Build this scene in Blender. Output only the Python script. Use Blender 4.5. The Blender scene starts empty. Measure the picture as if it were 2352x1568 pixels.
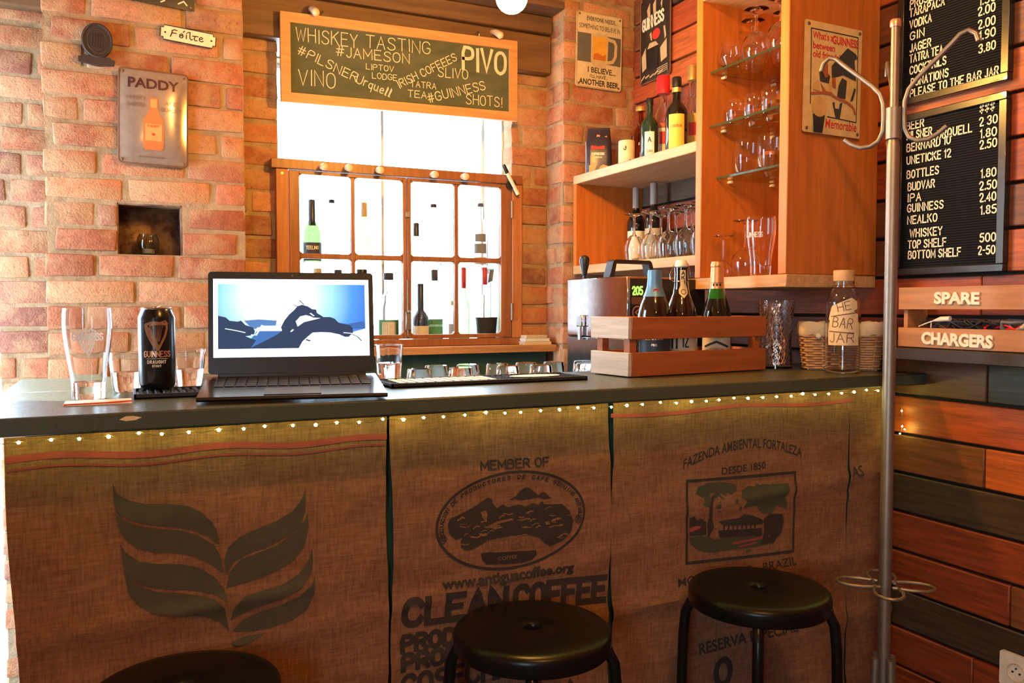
import bpy, bmesh, math, random
from math import sin, cos, pi, radians, sqrt, atan2, exp
from mathutils import Vector, Matrix
from mathutils.geometry import tessellate_polygon

# ---------------------------------------------------------------- camera, sky, lamps, exposure
scene = bpy.context.scene
COL = scene.collection
cam_d = bpy.data.cameras.new('camera')
cam_d.sensor_width = 36.0
cam_d.lens = 1900.0 / 2352.0 * 36.0
cam_d.clip_start = 0.02
cam = bpy.data.objects.new('camera', cam_d)
COL.objects.link(cam)
cam.location = (0.0, 0.0, 1.26)
cam.rotation_euler = (radians(90) - math.atan(79 / 1900.0), 0, radians(-25.2))
scene.camera = cam

world = bpy.data.worlds.new('World')
scene.world = world
world.use_nodes = True
bg = world.node_tree.nodes['Background']
bg.inputs[0].default_value = (0.58, 0.80, 1.0, 1)
bg.inputs[1].default_value = 23.0

scene.view_settings.view_transform = 'Standard'
scene.view_settings.look = 'None'
scene.view_settings.gamma = 1.0
scene.view_settings.exposure = 0.0
scene.cycles.sample_clamp_indirect = 6.0
scene.cycles.caustics_reflective = False
scene.cycles.blur_glossy = 0.6

WARM = (1.0, 0.50, 0.12)


def lamp(name, loc, power, color=WARM, radius=0.05):
    d = bpy.data.lights.new(name, 'POINT')
    d.energy = power
    d.color = color
    d.shadow_soft_size = radius
    o = bpy.data.objects.new(name, d)
    o.location = loc
    COL.objects.link(o)
    return o


def portal(name, loc, rot, sx, sy):
    d = bpy.data.lights.new(name, 'AREA')
    d.shape = 'RECTANGLE'
    d.size = sx
    d.size_y = sy
    d.cycles.is_portal = True
    o = bpy.data.objects.new(name, d)
    o.location = loc
    o.rotation_euler = rot
    COL.objects.link(o)


sun_d = bpy.data.lights.new('sun', 'SUN')
sun_d.energy = 26
sun_d.angle = radians(1.0)
sun = bpy.data.objects.new('sun', sun_d)
COL.objects.link(sun)
sun.rotation_euler = Vector((0.90, -0.50, -0.92)).to_track_quat('-Z', 'Y').to_euler()

# the room's other pendant lamps hang behind the camera
lamp('room_lamp', (0.10, -0.9, 2.30), 14)
lamp('room_lamp', (0.62, 0.45, 2.45), 52)
portal('added_window_portal', (-0.905, -0.85, 1.35), (0, radians(-90), 0), 0.8, 0.8)
portal('window_portal', (-0.905, 2.53, 1.07), (0, radians(-90), 0), 1.98, 0.76)
portal('door_portal', (-0.61, 3.2, 1.05), (radians(-90), 0, 0), 0.48, 2.1)
portal('small_window_portal', (0.95, 3.30, 1.66), (radians(-90), 0, 0), 0.9, 1.04)

# ---------------------------------------------------------------- mesh building
R = random.Random(7)


class MB:
    def __init__(s):
        s.v = []; s.f = []; s.m = []; s.c = []

    def add(s, vs, fs, mi=0, T=None, col=None):
        n = len(s.v)
        if T is None:
            s.v.extend(tuple(p) for p in vs)
        else:
            s.v.extend(tuple(T @ Vector(p)) for p in vs)
        for f in fs:
            s.f.append(tuple(n + i for i in f)); s.m.append(mi); s.c.append(col)
        return s

    def box(s, x0, x1, y0, y1, z0, z1, mi=0, b=0.0, T=None, col=None, jit=0.0, seg=1):
        if b <= 0 and jit <= 0:
            vs = [(x0, y0, z0), (x1, y0, z0), (x1, y1, z0), (x0, y1, z0), (x0, y0, z1), (x1, y0, z1), (x1, y1, z1), (x0, y1, z1)]
            fs = [(0, 3, 2, 1), (4, 5, 6, 7), (0, 1, 5, 4), (1, 2, 6, 5), (2, 3, 7, 6), (3, 0, 4, 7)]
            return s.add(vs, fs, mi, T, col)
        bm = bmesh.new()
        bmesh.ops.create_cube(bm, size=1.0)
        for v in bm.verts:
            v.co = Vector(((x0 + x1) / 2 + v.co.x * (x1 - x0) + R.uniform(-jit, jit), (y0 + y1) / 2 + v.co.y * (y1 - y0) + R.uniform(-jit, jit), (z0 + z1) / 2 + v.co.z * (z1 - z0) + R.uniform(-jit, jit)))
        if b > 0:
            bmesh.ops.bevel(bm, geom=bm.edges[:], offset=b, segments=seg, profile=0.5, affect='EDGES')
        bm.verts.index_update()
        s.add([v.co[:] for v in bm.verts], [[v.index for v in f.verts] for f in bm.faces], mi, T, col)
        bm.free()
        return s

    def lathe(s, prof, seg=32, mi=0, T=None, col=None, closed=False, a0=0.0, a1=2 * pi, fn=None):
        full = abs(a1 - a0 - 2 * pi) < 1e-6
        n = seg if full else seg + 1
        vs = []
        for (r, z) in prof:
            for k in range(n):
                a = a0 + (a1 - a0) * k / seg
                rr = r if fn is None else fn(r, z, a)
                vs.append((rr * cos(a), rr * sin(a), z))
        fs = []
        m = len(prof)
        rng = range(m) if closed else range(m - 1)
        for i in rng:
            j = (i + 1) % m
            for k in range(seg):
                k2 = (k + 1) % n
                fs.append((i * n + k, i * n + k2, j * n + k2, j * n + k))
        return s.add(vs, fs, mi, T, col)

    def cyl(s, p0, p1, r0, r1=None, seg=16, mi=0, T=None, col=None):
        return s.tube([p0, p1], r0, seg, mi, T, col, r_end=r1)

    def tube(s, pts, r, seg=10, mi=0, T=None, col=None, r_end=None, closed=False, cap=True):
        P = [Vector(p) for p in pts]
        n = len(P)
        vs = []; fs = []
        prev = None
        for i in range(n):
            if closed:
                d = P[(i + 1) % n] - P[i - 1]
            else:
                d = P[min(i + 1, n - 1)] - P[max(i - 1, 0)]
            if d.length < 1e-9:
                d = Vector((0, 0, 1))
            d.normalize()
            if prev is None:
                u = d.orthogonal().normalized()
            else:
                u = prev - d * prev.dot(d)
                u = u.normalized() if u.length > 1e-6 else d.orthogonal().normalized()
            prev = u
            w = d.cross(u)
            rr = r[i] if isinstance(r, (list, tuple)) else (r if r_end is None else r + (r_end - r) * i / (n - 1))
            for k in range(seg):
                a = 2 * pi * k / seg
                vs.append(P[i] + (u * cos(a) + w * sin(a)) * rr)
        for i in range(n if closed else n - 1):
            j = (i + 1) % n
            for k in range(seg):
                k2 = (k + 1) % seg
                fs.append((i * seg + k, i * seg + k2, j * seg + k2, j * seg + k))
        if cap and not closed:
            fs.append(tuple(range(seg - 1, -1, -1)))
            fs.append(tuple((n - 1) * seg + k for k in range(seg)))
        return s.add(vs, fs, mi, T, col)

    def sphere(s, c, r, seg=16, rings=10, mi=0, T=None, sc=(1, 1, 1), col=None):
        bm = bmesh.new()
        bmesh.ops.create_uvsphere(bm, u_segments=seg, v_segments=rings, radius=r)
        bm.verts.index_update()
        s.add([(c[0] + v.co.x * sc[0], c[1] + v.co.y * sc[1], c[2] + v.co.z * sc[2]) for v in bm.verts], [[v.index for v in f.verts] for f in bm.faces], mi, T, col)
        bm.free()
        return s

    def prism(s, pts, y0, y1, mi=0, T=None, col=None):
        """outline (x, z) extruded from y0 (front) to y1"""
        n = len(pts)
        area = sum(pts[i][0] * pts[(i + 1) % n][1] - pts[(i + 1) % n][0] * pts[i][1] for i in range(n))
        if area < 0:
            pts = pts[::-1]
        vs = [(x, y0, z) for x, z in pts] + [(x, y1, z) for x, z in pts]
        tris = tessellate_polygon([[Vector((x, z, 0)) for x, z in pts]])
        fs = [(i, (i + 1) % n, n + (i + 1) % n, n + i) for i in range(n)]
        fs = [(a, d, c, b) for a, b, c, d in fs]
        for t in tris:
            a, b, c = t
            A, B, C_ = pts[a], pts[b], pts[c]
            if (B[0] - A[0]) * (C_[1] - A[1]) - (B[1] - A[1]) * (C_[0] - A[0]) < 0:
                a, b = b, a
            fs.append((a, b, c)); fs.append((n + c, n + b, n + a))
        return s.add(vs, fs, mi, T, col)

    def flat(s, pts, fn, mi=0, sub=0, col=None):
        """filled outline laid on a surface; fn maps (a, b) to a point; counter-clockwise seen from the front"""
        tris = [tuple(t) for t in tessellate_polygon([[Vector((x, z, 0)) for x, z in pts]])]
        V = [tuple(p) for p in pts]
        T_ = []
        for a, b, c in tris:
            A, B, C_ = V[a], V[b], V[c]
            if (B[0] - A[0]) * (C_[1] - A[1]) - (B[1] - A[1]) * (C_[0] - A[0]) < 0:
                a, b = b, a
            T_.append((a, b, c))
        for _ in range(sub):
            mid = {}
            N = []

            def md(i, j):
                k = (min(i, j), max(i, j))
                if k not in mid:
                    mid[k] = len(V)
                    V.append(((V[i][0] + V[j][0]) / 2, (V[i][1] + V[j][1]) / 2))
                return mid[k]
            for a, b, c in T_:
                ab, bc, ca = md(a, b), md(b, c), md(c, a)
                N += [(a, ab, ca), (ab, b, bc), (ca, bc, c), (ab, bc, ca)]
            T_ = N
        return s.add([fn(x, z) for x, z in V], T_, mi, None, col)

    def ribbon(s, lines, hw, fn, mi=0, step=None, col=None):
        for ln in lines:
            P = [Vector((p[0], p[1])) for p in ln]
            if step:
                Q = [P[0]]
                for a, b in zip(P, P[1:]):
                    k = max(1, int(math.ceil((b - a).length / step)))
                    for i in range(1, k + 1):
                        Q.append(a.lerp(b, i / k))
                P = Q
            n = len(P)
            if n < 2:
                continue
            loop = (P[0] - P[-1]).length < 1e-6
            if not loop:
                d0 = (P[1] - P[0]); d1 = (P[-1] - P[-2])
                if d0.length > 1e-9:
                    P[0] = P[0] - d0.normalized() * hw * 0.8
                if d1.length > 1e-9:
                    P[-1] = P[-1] + d1.normalized() * hw * 0.8
            vs = []; fs = []
            for i in range(n):
                if loop:
                    da = P[i] - P[i - 1] if i else P[0] - P[-2]
                    db = P[i + 1] - P[i] if i < n - 1 else P[1] - P[0]
                else:
                    da = P[i] - P[i - 1] if i else P[1] - P[0]
                    db = P[i + 1] - P[i] if i < n - 1 else P[-1] - P[-2]
                da = da.normalized() if da.length > 1e-9 else db.normalized()
                db = db.normalized() if db.length > 1e-9 else da
                t = da + db
                t = t.normalized() if t.length > 1e-4 else da
                nn = Vector((-t.y, t.x))
                k = hw / max(0.55, nn.dot(Vector((-da.y, da.x))))
                a, b = P[i] + nn * k, P[i] - nn * k
                vs.append(fn(a.x, a.y)); vs.append(fn(b.x, b.y))
            for i in range(n - 1):
                fs.append((2 * i + 1, 2 * i + 3, 2 * i + 2, 2 * i))
            s.add(vs, fs, mi, None, col)
        return s

    def build(s, name, mats, parent=None, angle=38, loc=None, rz=0.0):
        me = bpy.data.meshes.new(name)
        me.from_pydata([tuple(v) for v in s.v], [], s.f)
        if not isinstance(mats, (list, tuple)):
            mats = [mats]
        for m in mats:
            me.materials.append(m)
        for p, mi in zip(me.polygons, s.m):
            p.material_index = mi
            p.use_smooth = True
        if any(c is not None for c in s.c):
            at = me.color_attributes.new('Col', 'FLOAT_COLOR', 'CORNER')
            buf = []
            for p, c in zip(me.polygons, s.c):
                c = c or (0.5, 0.5, 0.5)
                for _ in range(p.loop_total):
                    buf.extend((c[0], c[1], c[2], 1.0))
            at.data.foreach_set('color', buf)
        me.set_sharp_from_angle(angle=radians(angle))
        me.update()
        o = bpy.data.objects.new(name, me)
        COL.objects.link(o)
        if parent is not None:
            o.parent = parent
        if loc is not None:
            o.location = loc
        if rz:
            o.rotation_euler = (0, 0, rz)
        return o


def tag(o, label, cat, group=None):
    o['label'] = label
    o['category'] = cat
    if group:
        o['group'] = group
    return o


def thing(name, label, cat, loc=(0, 0, 0), rz=0.0, group=None):
    o = bpy.data.objects.new(name, None)
    o.empty_display_size = 0.05
    COL.objects.link(o)
    o.location = loc
    o.rotation_euler = (0, 0, rz)
    return tag(o, label, cat, group)


def struct(o):
    o['kind'] = 'structure'
    return o


def dup(root, loc, rz=None, label=None):
    r = root.copy()
    COL.objects.link(r)
    r.location = loc
    if rz is not None:
        r.rotation_euler = (0, 0, rz)
    if label:
        r['label'] = label
    for ch in list(root.children):
        c = ch.copy(); COL.objects.link(c); c.parent = r
        for g in list(ch.children):
            d = g.copy(); COL.objects.link(d); d.parent = c
    return r


# ---------------------------------------------------------------- materials
def nodes(name):
    m = bpy.data.materials.new(name)
    m.use_nodes = True
    nt = m.node_tree
    return m, nt, nt.nodes['Principled BSDF']


def setp(p, **k):
    names = dict(col='Base Color', rough='Roughness', metal='Metallic', trans='Transmission Weight', ior='IOR', coat='Coat Weight', spec='Specular IOR Level', emit='Emission Color', es='Emission Strength', alpha='Alpha', sheen='Sheen Weight')
    for a, b in k.items():
        i = p.inputs[names[a]]
        if a in ('col', 'emit'):
            i.default_value = (b[0], b[1], b[2], 1)
        else:
            i.default_value = b


def N(nt, t, **k):
    n = nt.nodes.new(t)
    for a, b in k.items():
        setattr(n, a, b)
    return n


def coord(nt, scale=(1, 1, 1), rot=(0, 0, 0)):
    tc = N(nt, 'ShaderNodeTexCoord')
    mp = N(nt, 'ShaderNodeMapping')
    mp.inputs['Scale'].default_value = scale
    mp.inputs['Rotation'].default_value = rot
    nt.links.new(tc.outputs['Object'], mp.inputs['Vector'])
    return mp.outputs['Vector']


def noise(nt, vec, scale, detail=4, rough=0.6, dist=0.0):
    n = N(nt, 'ShaderNodeTexNoise')
    n.inputs['Scale'].default_value = scale
    n.inputs['Detail'].default_value = detail
    n.inputs['Roughness'].default_value = rough
    n.inputs['Distortion'].default_value = dist
    nt.links.new(vec, n.inputs['Vector'])
    return n.outputs['Fac']


def ramp(nt, fac, stops):
    r = N(nt, 'ShaderNodeValToRGB')
    e = r.color_ramp.elements
    while len(e) < len(stops):
        e.new(0.5)
    for i, (p, c) in enumerate(stops):
        e[i].position = p
        e[i].color = (c[0], c[1], c[2], 1) if not isinstance(c, (int, float)) else (c, c, c, 1)
    nt.links.new(fac, r.inputs['Fac'])
    return r.outputs['Color']


def mixc(nt, fac, a, b, mode='MIX'):
    m = N(nt, 'ShaderNodeMix', data_type='RGBA', blend_type=mode)
    for sock, v in ((m.inputs['Factor'], fac), (m.inputs['A'], a), (m.inputs['B'], b)):
        if hasattr(v, 'is_output'):
            nt.links.new(v, sock)
        elif isinstance(v, (int, float)):
            sock.default_value = v
        else:
            sock.default_value = (v[0], v[1], v[2], 1)
    return m.outputs['Result']


def bump(nt, p, h, strength=0.3, dist=0.01):
    b = N(nt, 'ShaderNodeBump')
    b.inputs['Strength'].default_value = strength
    b.inputs['Distance'].default_value = dist
    nt.links.new(h, b.inputs['Height'])
    nt.links.new(b.outputs['Normal'], p.inputs['Normal'])


_mc = {}


def plain(name, col, rough=0.5, metal=0.0, **k):
    if name in _mc:
        return _mc[name]
    m, nt, p = nodes(name)
    setp(p, col=col, rough=rough, metal=metal, **k)
    # a little procedural unevenness so that no surface is perfectly flat in colour
    v = coord(nt)
    f = noise(nt, v, 45, 3)
    c = ramp(nt, f, [(0.3, [x * 0.88 for x in col]), (0.7, [min(1, x * 1.08) for x in col])])
    nt.links.new(c, p.inputs['Base Color'])
    _mc[name] = m
    return m


def wood(name, c1, c2, axis='x', rough=0.5, scale=18, knots=True, attr=False, bumpy=0.15):
    m, nt, p = nodes(name)
    st = {'x': (0.08, 1, 1), 'y': (1, 0.08, 1), 'z': (1, 1, 0.08)}[axis]
    v = coord(nt, st)
    a = noise(nt, v, scale * 1.0, 5, 0.65, 1.2)
    b = noise(nt, v, scale * 7, 3, 0.6)
    c = ramp(nt, a, [(0.25, c1), (0.5, [(x + y) / 2 for x, y in zip(c1, c2)]), (0.75, c2)])
    fine = ramp(nt, b, [(0.3, 0.72), (0.65, 1.0)])
    c = mixc(nt, 1.0, c, fine, 'MULTIPLY')
    if attr:
        at = N(nt, 'ShaderNodeAttribute', attribute_name='Col')
        c = mixc(nt, 1.0, at.outputs['Color'], mixc(nt, 1.0, c, fine, 'MULTIPLY'), 'MULTIPLY')
    nt.links.new(c, p.inputs['Base Color'])
    setp(p, rough=rough)
    bump(nt, p, b, bumpy, 0.004)
    return m


def glassmat(name, col=(1, 1, 1), rough=0.0, ior=1.47):
    m, nt, p = nodes(name)
    setp(p, col=col, rough=rough, trans=1.0, ior=ior)
    return m


def pane_mat(name, tint=(1, 1, 1)):
    m = bpy.data.materials.new(name)
    m.use_nodes = True
    nt = m.node_tree
    nt.nodes.remove(nt.nodes['Principled BSDF'])
    out = nt.nodes['Material Output']
    t = N(nt, 'ShaderNodeBsdfTransparent'); t.inputs[0].default_value = (*tint, 1)
    g = N(nt, 'ShaderNodeBsdfGlossy'); g.inputs['Roughness'].default_value = 0.02
    lw = N(nt, 'ShaderNodeLayerWeight')
    pw = N(nt, 'ShaderNodeMath', operation='POWER'); pw.inputs[1].default_value = 5.0
    f = N(nt, 'ShaderNodeMath', operation='MULTIPLY_ADD'); f.inputs[1].default_value = 0.92; f.inputs[2].default_value = 0.04
    nt.links.new(lw.outputs['Facing'], pw.inputs[0]); nt.links.new(pw.outputs[0], f.inputs[0])
    mx = N(nt, 'ShaderNodeMixShader')
    nt.links.new(f.outputs[0], mx.inputs[0]); nt.links.new(t.outputs[0], mx.inputs[1]); nt.links.new(g.outputs[0], mx.inputs[2])
    nt.links.new(mx.outputs[0], out.inputs['Surface'])
    return m


def emit(name, col, strength):
    m, nt, p = nodes(name)
    setp(p, col=(0, 0, 0), rough=0.4, emit=col, es=strength)
    return m


def brick_mat():
    m, nt, p = nodes('old_brick')
    v = coord(nt)
    at = N(nt, 'ShaderNodeAttribute', attribute_name='Col')
    big = noise(nt, v, 9, 5, 0.65)
    med = noise(nt, v, 38, 5, 0.7)
    fine = noise(nt, v, 160, 3, 0.6)
    c = mixc(nt, 1.0, at.outputs['Color'], ramp(nt, med, [(0.25, 0.62), (0.7, 1.12)]), 'MULTIPLY')
    smear = ramp(nt, big, [(0.44, 0.0), (0.64, 0.85)])
    c = mixc(nt, smear, c, (0.47, 0.29, 0.155))
    pits = ramp(nt, fine, [(0.28, 0.55), (0.42, 1.0)])
    c = mixc(nt, 1.0, c, pits, 'MULTIPLY')
    nt.links.new(c, p.inputs['Base Color'])
    setp(p, rough=0.85, spec=0.25)
    h = mixc(nt, 0.5, med, fine)
    bump(nt, p, h, 0.55, 0.012)
    return m


def mortar_mat():
    m, nt, p = nodes('lime_mortar')
    v = coord(nt)
    a = noise(nt, v, 25, 6, 0.7)
    c = ramp(nt, a, [(0.3, (0.27, 0.185, 0.11)), (0.7, (0.45, 0.315, 0.19))])
    nt.links.new(c, p.inputs['Base Color'])
    setp(p, rough=0.95, spec=0.2)
    bump(nt, p, a, 0.7, 0.012)
    return m


def burlap_mat():
    m, nt, p = nodes('burlap')
    v = coord(nt)
    a = noise(nt, coord(nt, (0.6, 1, 1.6)), 11, 4, 0.6)
    b1 = noise(nt, coord(nt, (0.10, 1, 1.0)), 260, 2, 0.6)
    b2 = noise(nt, coord(nt, (1.0, 1, 0.10)), 260, 2, 0.6)
    b = mixc(nt, 0.5, b1, b2)
    w1 = N(nt, 'ShaderNodeTexWave', wave_type='BANDS', bands_direction='X'); w1.inputs['Scale'].default_value = 210
    w2 = N(nt, 'ShaderNodeTexWave', wave_type='BANDS', bands_direction='Z'); w2.inputs['Scale'].default_value = 210
    for w in (w1, w2):
        w.inputs['Distortion'].default_value = 1.2
        nt.links.new(v, w.inputs['Vector'])
    wv = mixc(nt, 0.5, w1.outputs['Fac'], w2.outputs['Fac'])
    c = ramp(nt, a, [(0.3, (0.28, 0.125, 0.062)), (0.7, (0.38, 0.178, 0.09))])
    c = mixc(nt, 1.0, c, ramp(nt, b, [(0.36, 0.62), (0.62, 1.06)]), 'MULTIPLY')
    c = mixc(nt, 1.0, c, ramp(nt, wv, [(0.2, 0.86), (0.8, 1.04)]), 'MULTIPLY')
    nt.links.new(c, p.inputs['Base Color'])
    setp(p, rough=0.9, spec=0.15)
    bump(nt, p, wv, 0.5, 0.002)
    return m


def paint_mat(name, c1, c2, rough, coat=0.0):
    m, nt, p = nodes(name)
    v = coord(nt)
    a = noise(nt, v, 12, 5, 0.6)
    b = noise(nt, v, 90, 3, 0.6)
    nt.links.new(ramp(nt, a, [(0.3, c1), (0.7, c2)]), p.inputs['Base Color'])
    nt.links.new(ramp(nt, b, [(0.3, rough * 0.8), (0.7, min(1, rough * 1.25))]), p.inputs['Roughness'])
    setp(p, coat=coat)
    bump(nt, p, a, 0.02, 0.001)
    return m


M_brick = brick_mat()
M_mortar = mortar_mat()
M_burlap = burlap_mat()
M_plank = wood('stained_plank', (0.72, 0.68, 0.62), (1.0, 1.0, 1.0), 'y', 0.55, 16, attr=True, bumpy=0.25)
M_gap = plain('dark_gap', (0.012, 0.009, 0.008), 0.9)
M_beam = wood('old_beam', (0.10, 0.052, 0.026), (0.22, 0.115, 0.055), 'x', 0.6, 10)
M_frame = wood('varnished_window_wood', (0.24, 0.085, 0.028), (0.40, 0.15, 0.05), 'z', 0.4, 14)
M_casing = wood('orange_casing_wood', (0.42, 0.15, 0.045), (0.56, 0.22, 0.075), 'z', 0.5, 14)
M_pine = wood('pine', (0.56, 0.15, 0.020), (0.68, 0.21, 0.034), 'z', 0.42, 9)
M_pine_y = wood('pine_long', (0.52, 0.28, 0.12), (0.70, 0.42, 0.20), 'y', 0.45, 11)
M_pine_edge = wood('daylit_pine_edge', (0.60, 0.36, 0.17), (0.74, 0.48, 0.25), 'z', 0.5, 11)  # paler copy of the pine with daylight on front edges put in
M_chalkframe = wood('chalkboard_frame_wood', (0.55, 0.25, 0.085), (0.68, 0.34, 0.13), 'x', 0.55, 12)
M_crate = wood('cherry_crate_wood', (0.34, 0.085, 0.02), (0.46, 0.13, 0.035), 'x', 0.42, 10)
M_crate_end = wood('daylit_crate_end', (0.52, 0.42, 0.32), (0.66, 0.56, 0.44), 'y', 0.6, 10)  # end of the cherry crate, daylight from the left put into its colour
M_wallcrate = wood('wall_crate_wood', (0.42, 0.17, 0.05), (0.55, 0.25, 0.08), 'y', 0.5, 10)
M_ledge = wood('ledge_wood', (0.42, 0.19, 0.07), (0.58, 0.29, 0.11), 'x', 0.5, 12)
M_green = paint_mat('dark_green_paint', (0.050, 0.064, 0.040), (0.058, 0.073, 0.046), 0.33)
M_greenpanel = paint_mat('green_panel_paint', (0.018, 0.05, 0.035), (0.03, 0.07, 0.05), 0.45)
M_black = plain('black_plastic', (0.012, 0.012, 0.013), 0.35)
M_stool = plain('black_lacquer', (0.006, 0.005, 0.0045), 0.30, spec=0.22)
M_rubber = plain('black_rubber', (0.015, 0.015, 0.017), 0.55)
M_steel = plain('brushed_steel', (0.62, 0.60, 0.58), 0.22, 1.0)
M_chrome = plain('grey_chrome_tube', (0.29, 0.24, 0.19), 0.45, 0.8)
M_plaster = plain('white_plaster', (0.82, 0.80, 0.76), 0.9)
M_cream = plain('cream_paint', (0.72, 0.60, 0.42), 0.8)
M_warmwall = plain('warm_plaster', (0.40, 0.27, 0.17), 0.9)
M_floor = wood('floor_boards', (0.10, 0.06, 0.035), (0.17, 0.10, 0.06), 'y', 0.5, 8)
M_ceil = wood('ceiling_boards', (0.30, 0.17, 0.08), (0.42, 0.25, 0.12), 'y', 0.6, 8)
M_ground = plain('pale_terrace', (0.75, 0.74, 0.72), 0.9)
M_glass = glassmat('clear_glass')
M_pane = pane_mat('window_glass')
M_shelfglass = pane_mat('shelf_glass', (0.93, 0.97, 0.93))
M_glassedge = plain('green_glass_edge', (0.035, 0.05, 0.022), 0.15)
M_darkglass = plain('dark_brown_glass', (0.016, 0.007, 0.004), 0.06, coat=0.5)
M_blackbottle = plain('black_bottle_glass', (0.006, 0.006, 0.006), 0.06, coat=0.5)
M_greenglass = glassmat('green_bottle_glass', (0.42, 0.80, 0.30))
M_dkgreen = glassmat('dark_green_bottle_glass', (0.30, 0.36, 0.20))
M_paleglass = glassmat('pale_green_bottle_glass', (0.62, 0.95, 0.55))
M_yellowglass = glassmat('yellow_green_bottle_glass', (0.75, 0.92, 0.30))
M_amber = glassmat('amber_liquor', (0.65, 0.25, 0.06))
M_white = plain('white_print', (0.80, 0.78, 0.74), 0.6)
M_paper = plain('white_paper', (0.82, 0.80, 0.74), 0.8)
M_cardpaper = plain('yellowed_paper', (0.70, 0.56, 0.34), 0.8)
M_ink = plain('dark_ink', (0.03, 0.025, 0.022), 0.7)
M_brownink = plain('brown_ink', (0.16, 0.07, 0.03), 0.7)
M_sackink = plain('faded_black_ink', (0.035, 0.022, 0.018), 0.9)
M_sackgreen = plain('faded_green_ink', (0.058, 0.058, 0.028), 0.9)
M_sackgrey = plain('faded_grey_green_ink', (0.07, 0.058, 0.034), 0.9)
M_stripe = plain('red_woven_stripe', (0.30, 0.045, 0.04), 0.9)
M_etch, nt_, p_ = nodes('frosted_white_print')
setp(p_, col=(.9, .9, .9), rough=.7)
tr_ = N(nt_, 'ShaderNodeBsdfTranslucent'); tr_.inputs[0].default_value = (.95, .95, .95, 1)
mx_ = N(nt_, 'ShaderNodeMixShader'); mx_.inputs[0].default_value = .6
nt_.links.new(p_.outputs[0], mx_.inputs[1]); nt_.links.new(tr_.outputs[0], mx_.inputs[2]); nt_.links.new(mx_.outputs[0], nt_.nodes['Material Output'].inputs['Surface'])
M_chalk = plain('chalk', (0.70, 0.62, 0.46), 0.95)
M_red = plain('red_print', (0.62, 0.035, 0.02), 0.5)
M_redcap = plain('red_plastic', (0.65, 0.02, 0.025), 0.3)
M_gold = plain('gold_foil', (0.80, 0.55, 0.18), 0.3, 0.8)
M_copper = plain('copper_print', (0.75, 0.40, 0.24), 0.32, 0.7)
M_cork = plain('cork', (0.52, 0.32, 0.16), 0.85)
M_peg = plain('peg_wood', (0.74, 0.55, 0.33), 0.55)
M_lettercream = plain('cream_letters', (0.86, 0.74, 0.52), 0.5)
M_plasticwhite = plain('white_plastic', (0.82, 0.76, 0.62), 0.4)
M_wicker = wood('wicker', (0.40, 0.20, 0.08), (0.58, 0.34, 0.16), 'x', 0.55, 30)
M_linen = plain('cream_linen', (0.78, 0.62, 0.38), 0.9)
M_foilgold = plain('copper_foil', (0.72, 0.34, 0.14), 0.35, 0.6)
M_bluefoil = plain('blue_foil', (0.11, 0.25, 0.42), 0.4, 0.3)

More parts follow.
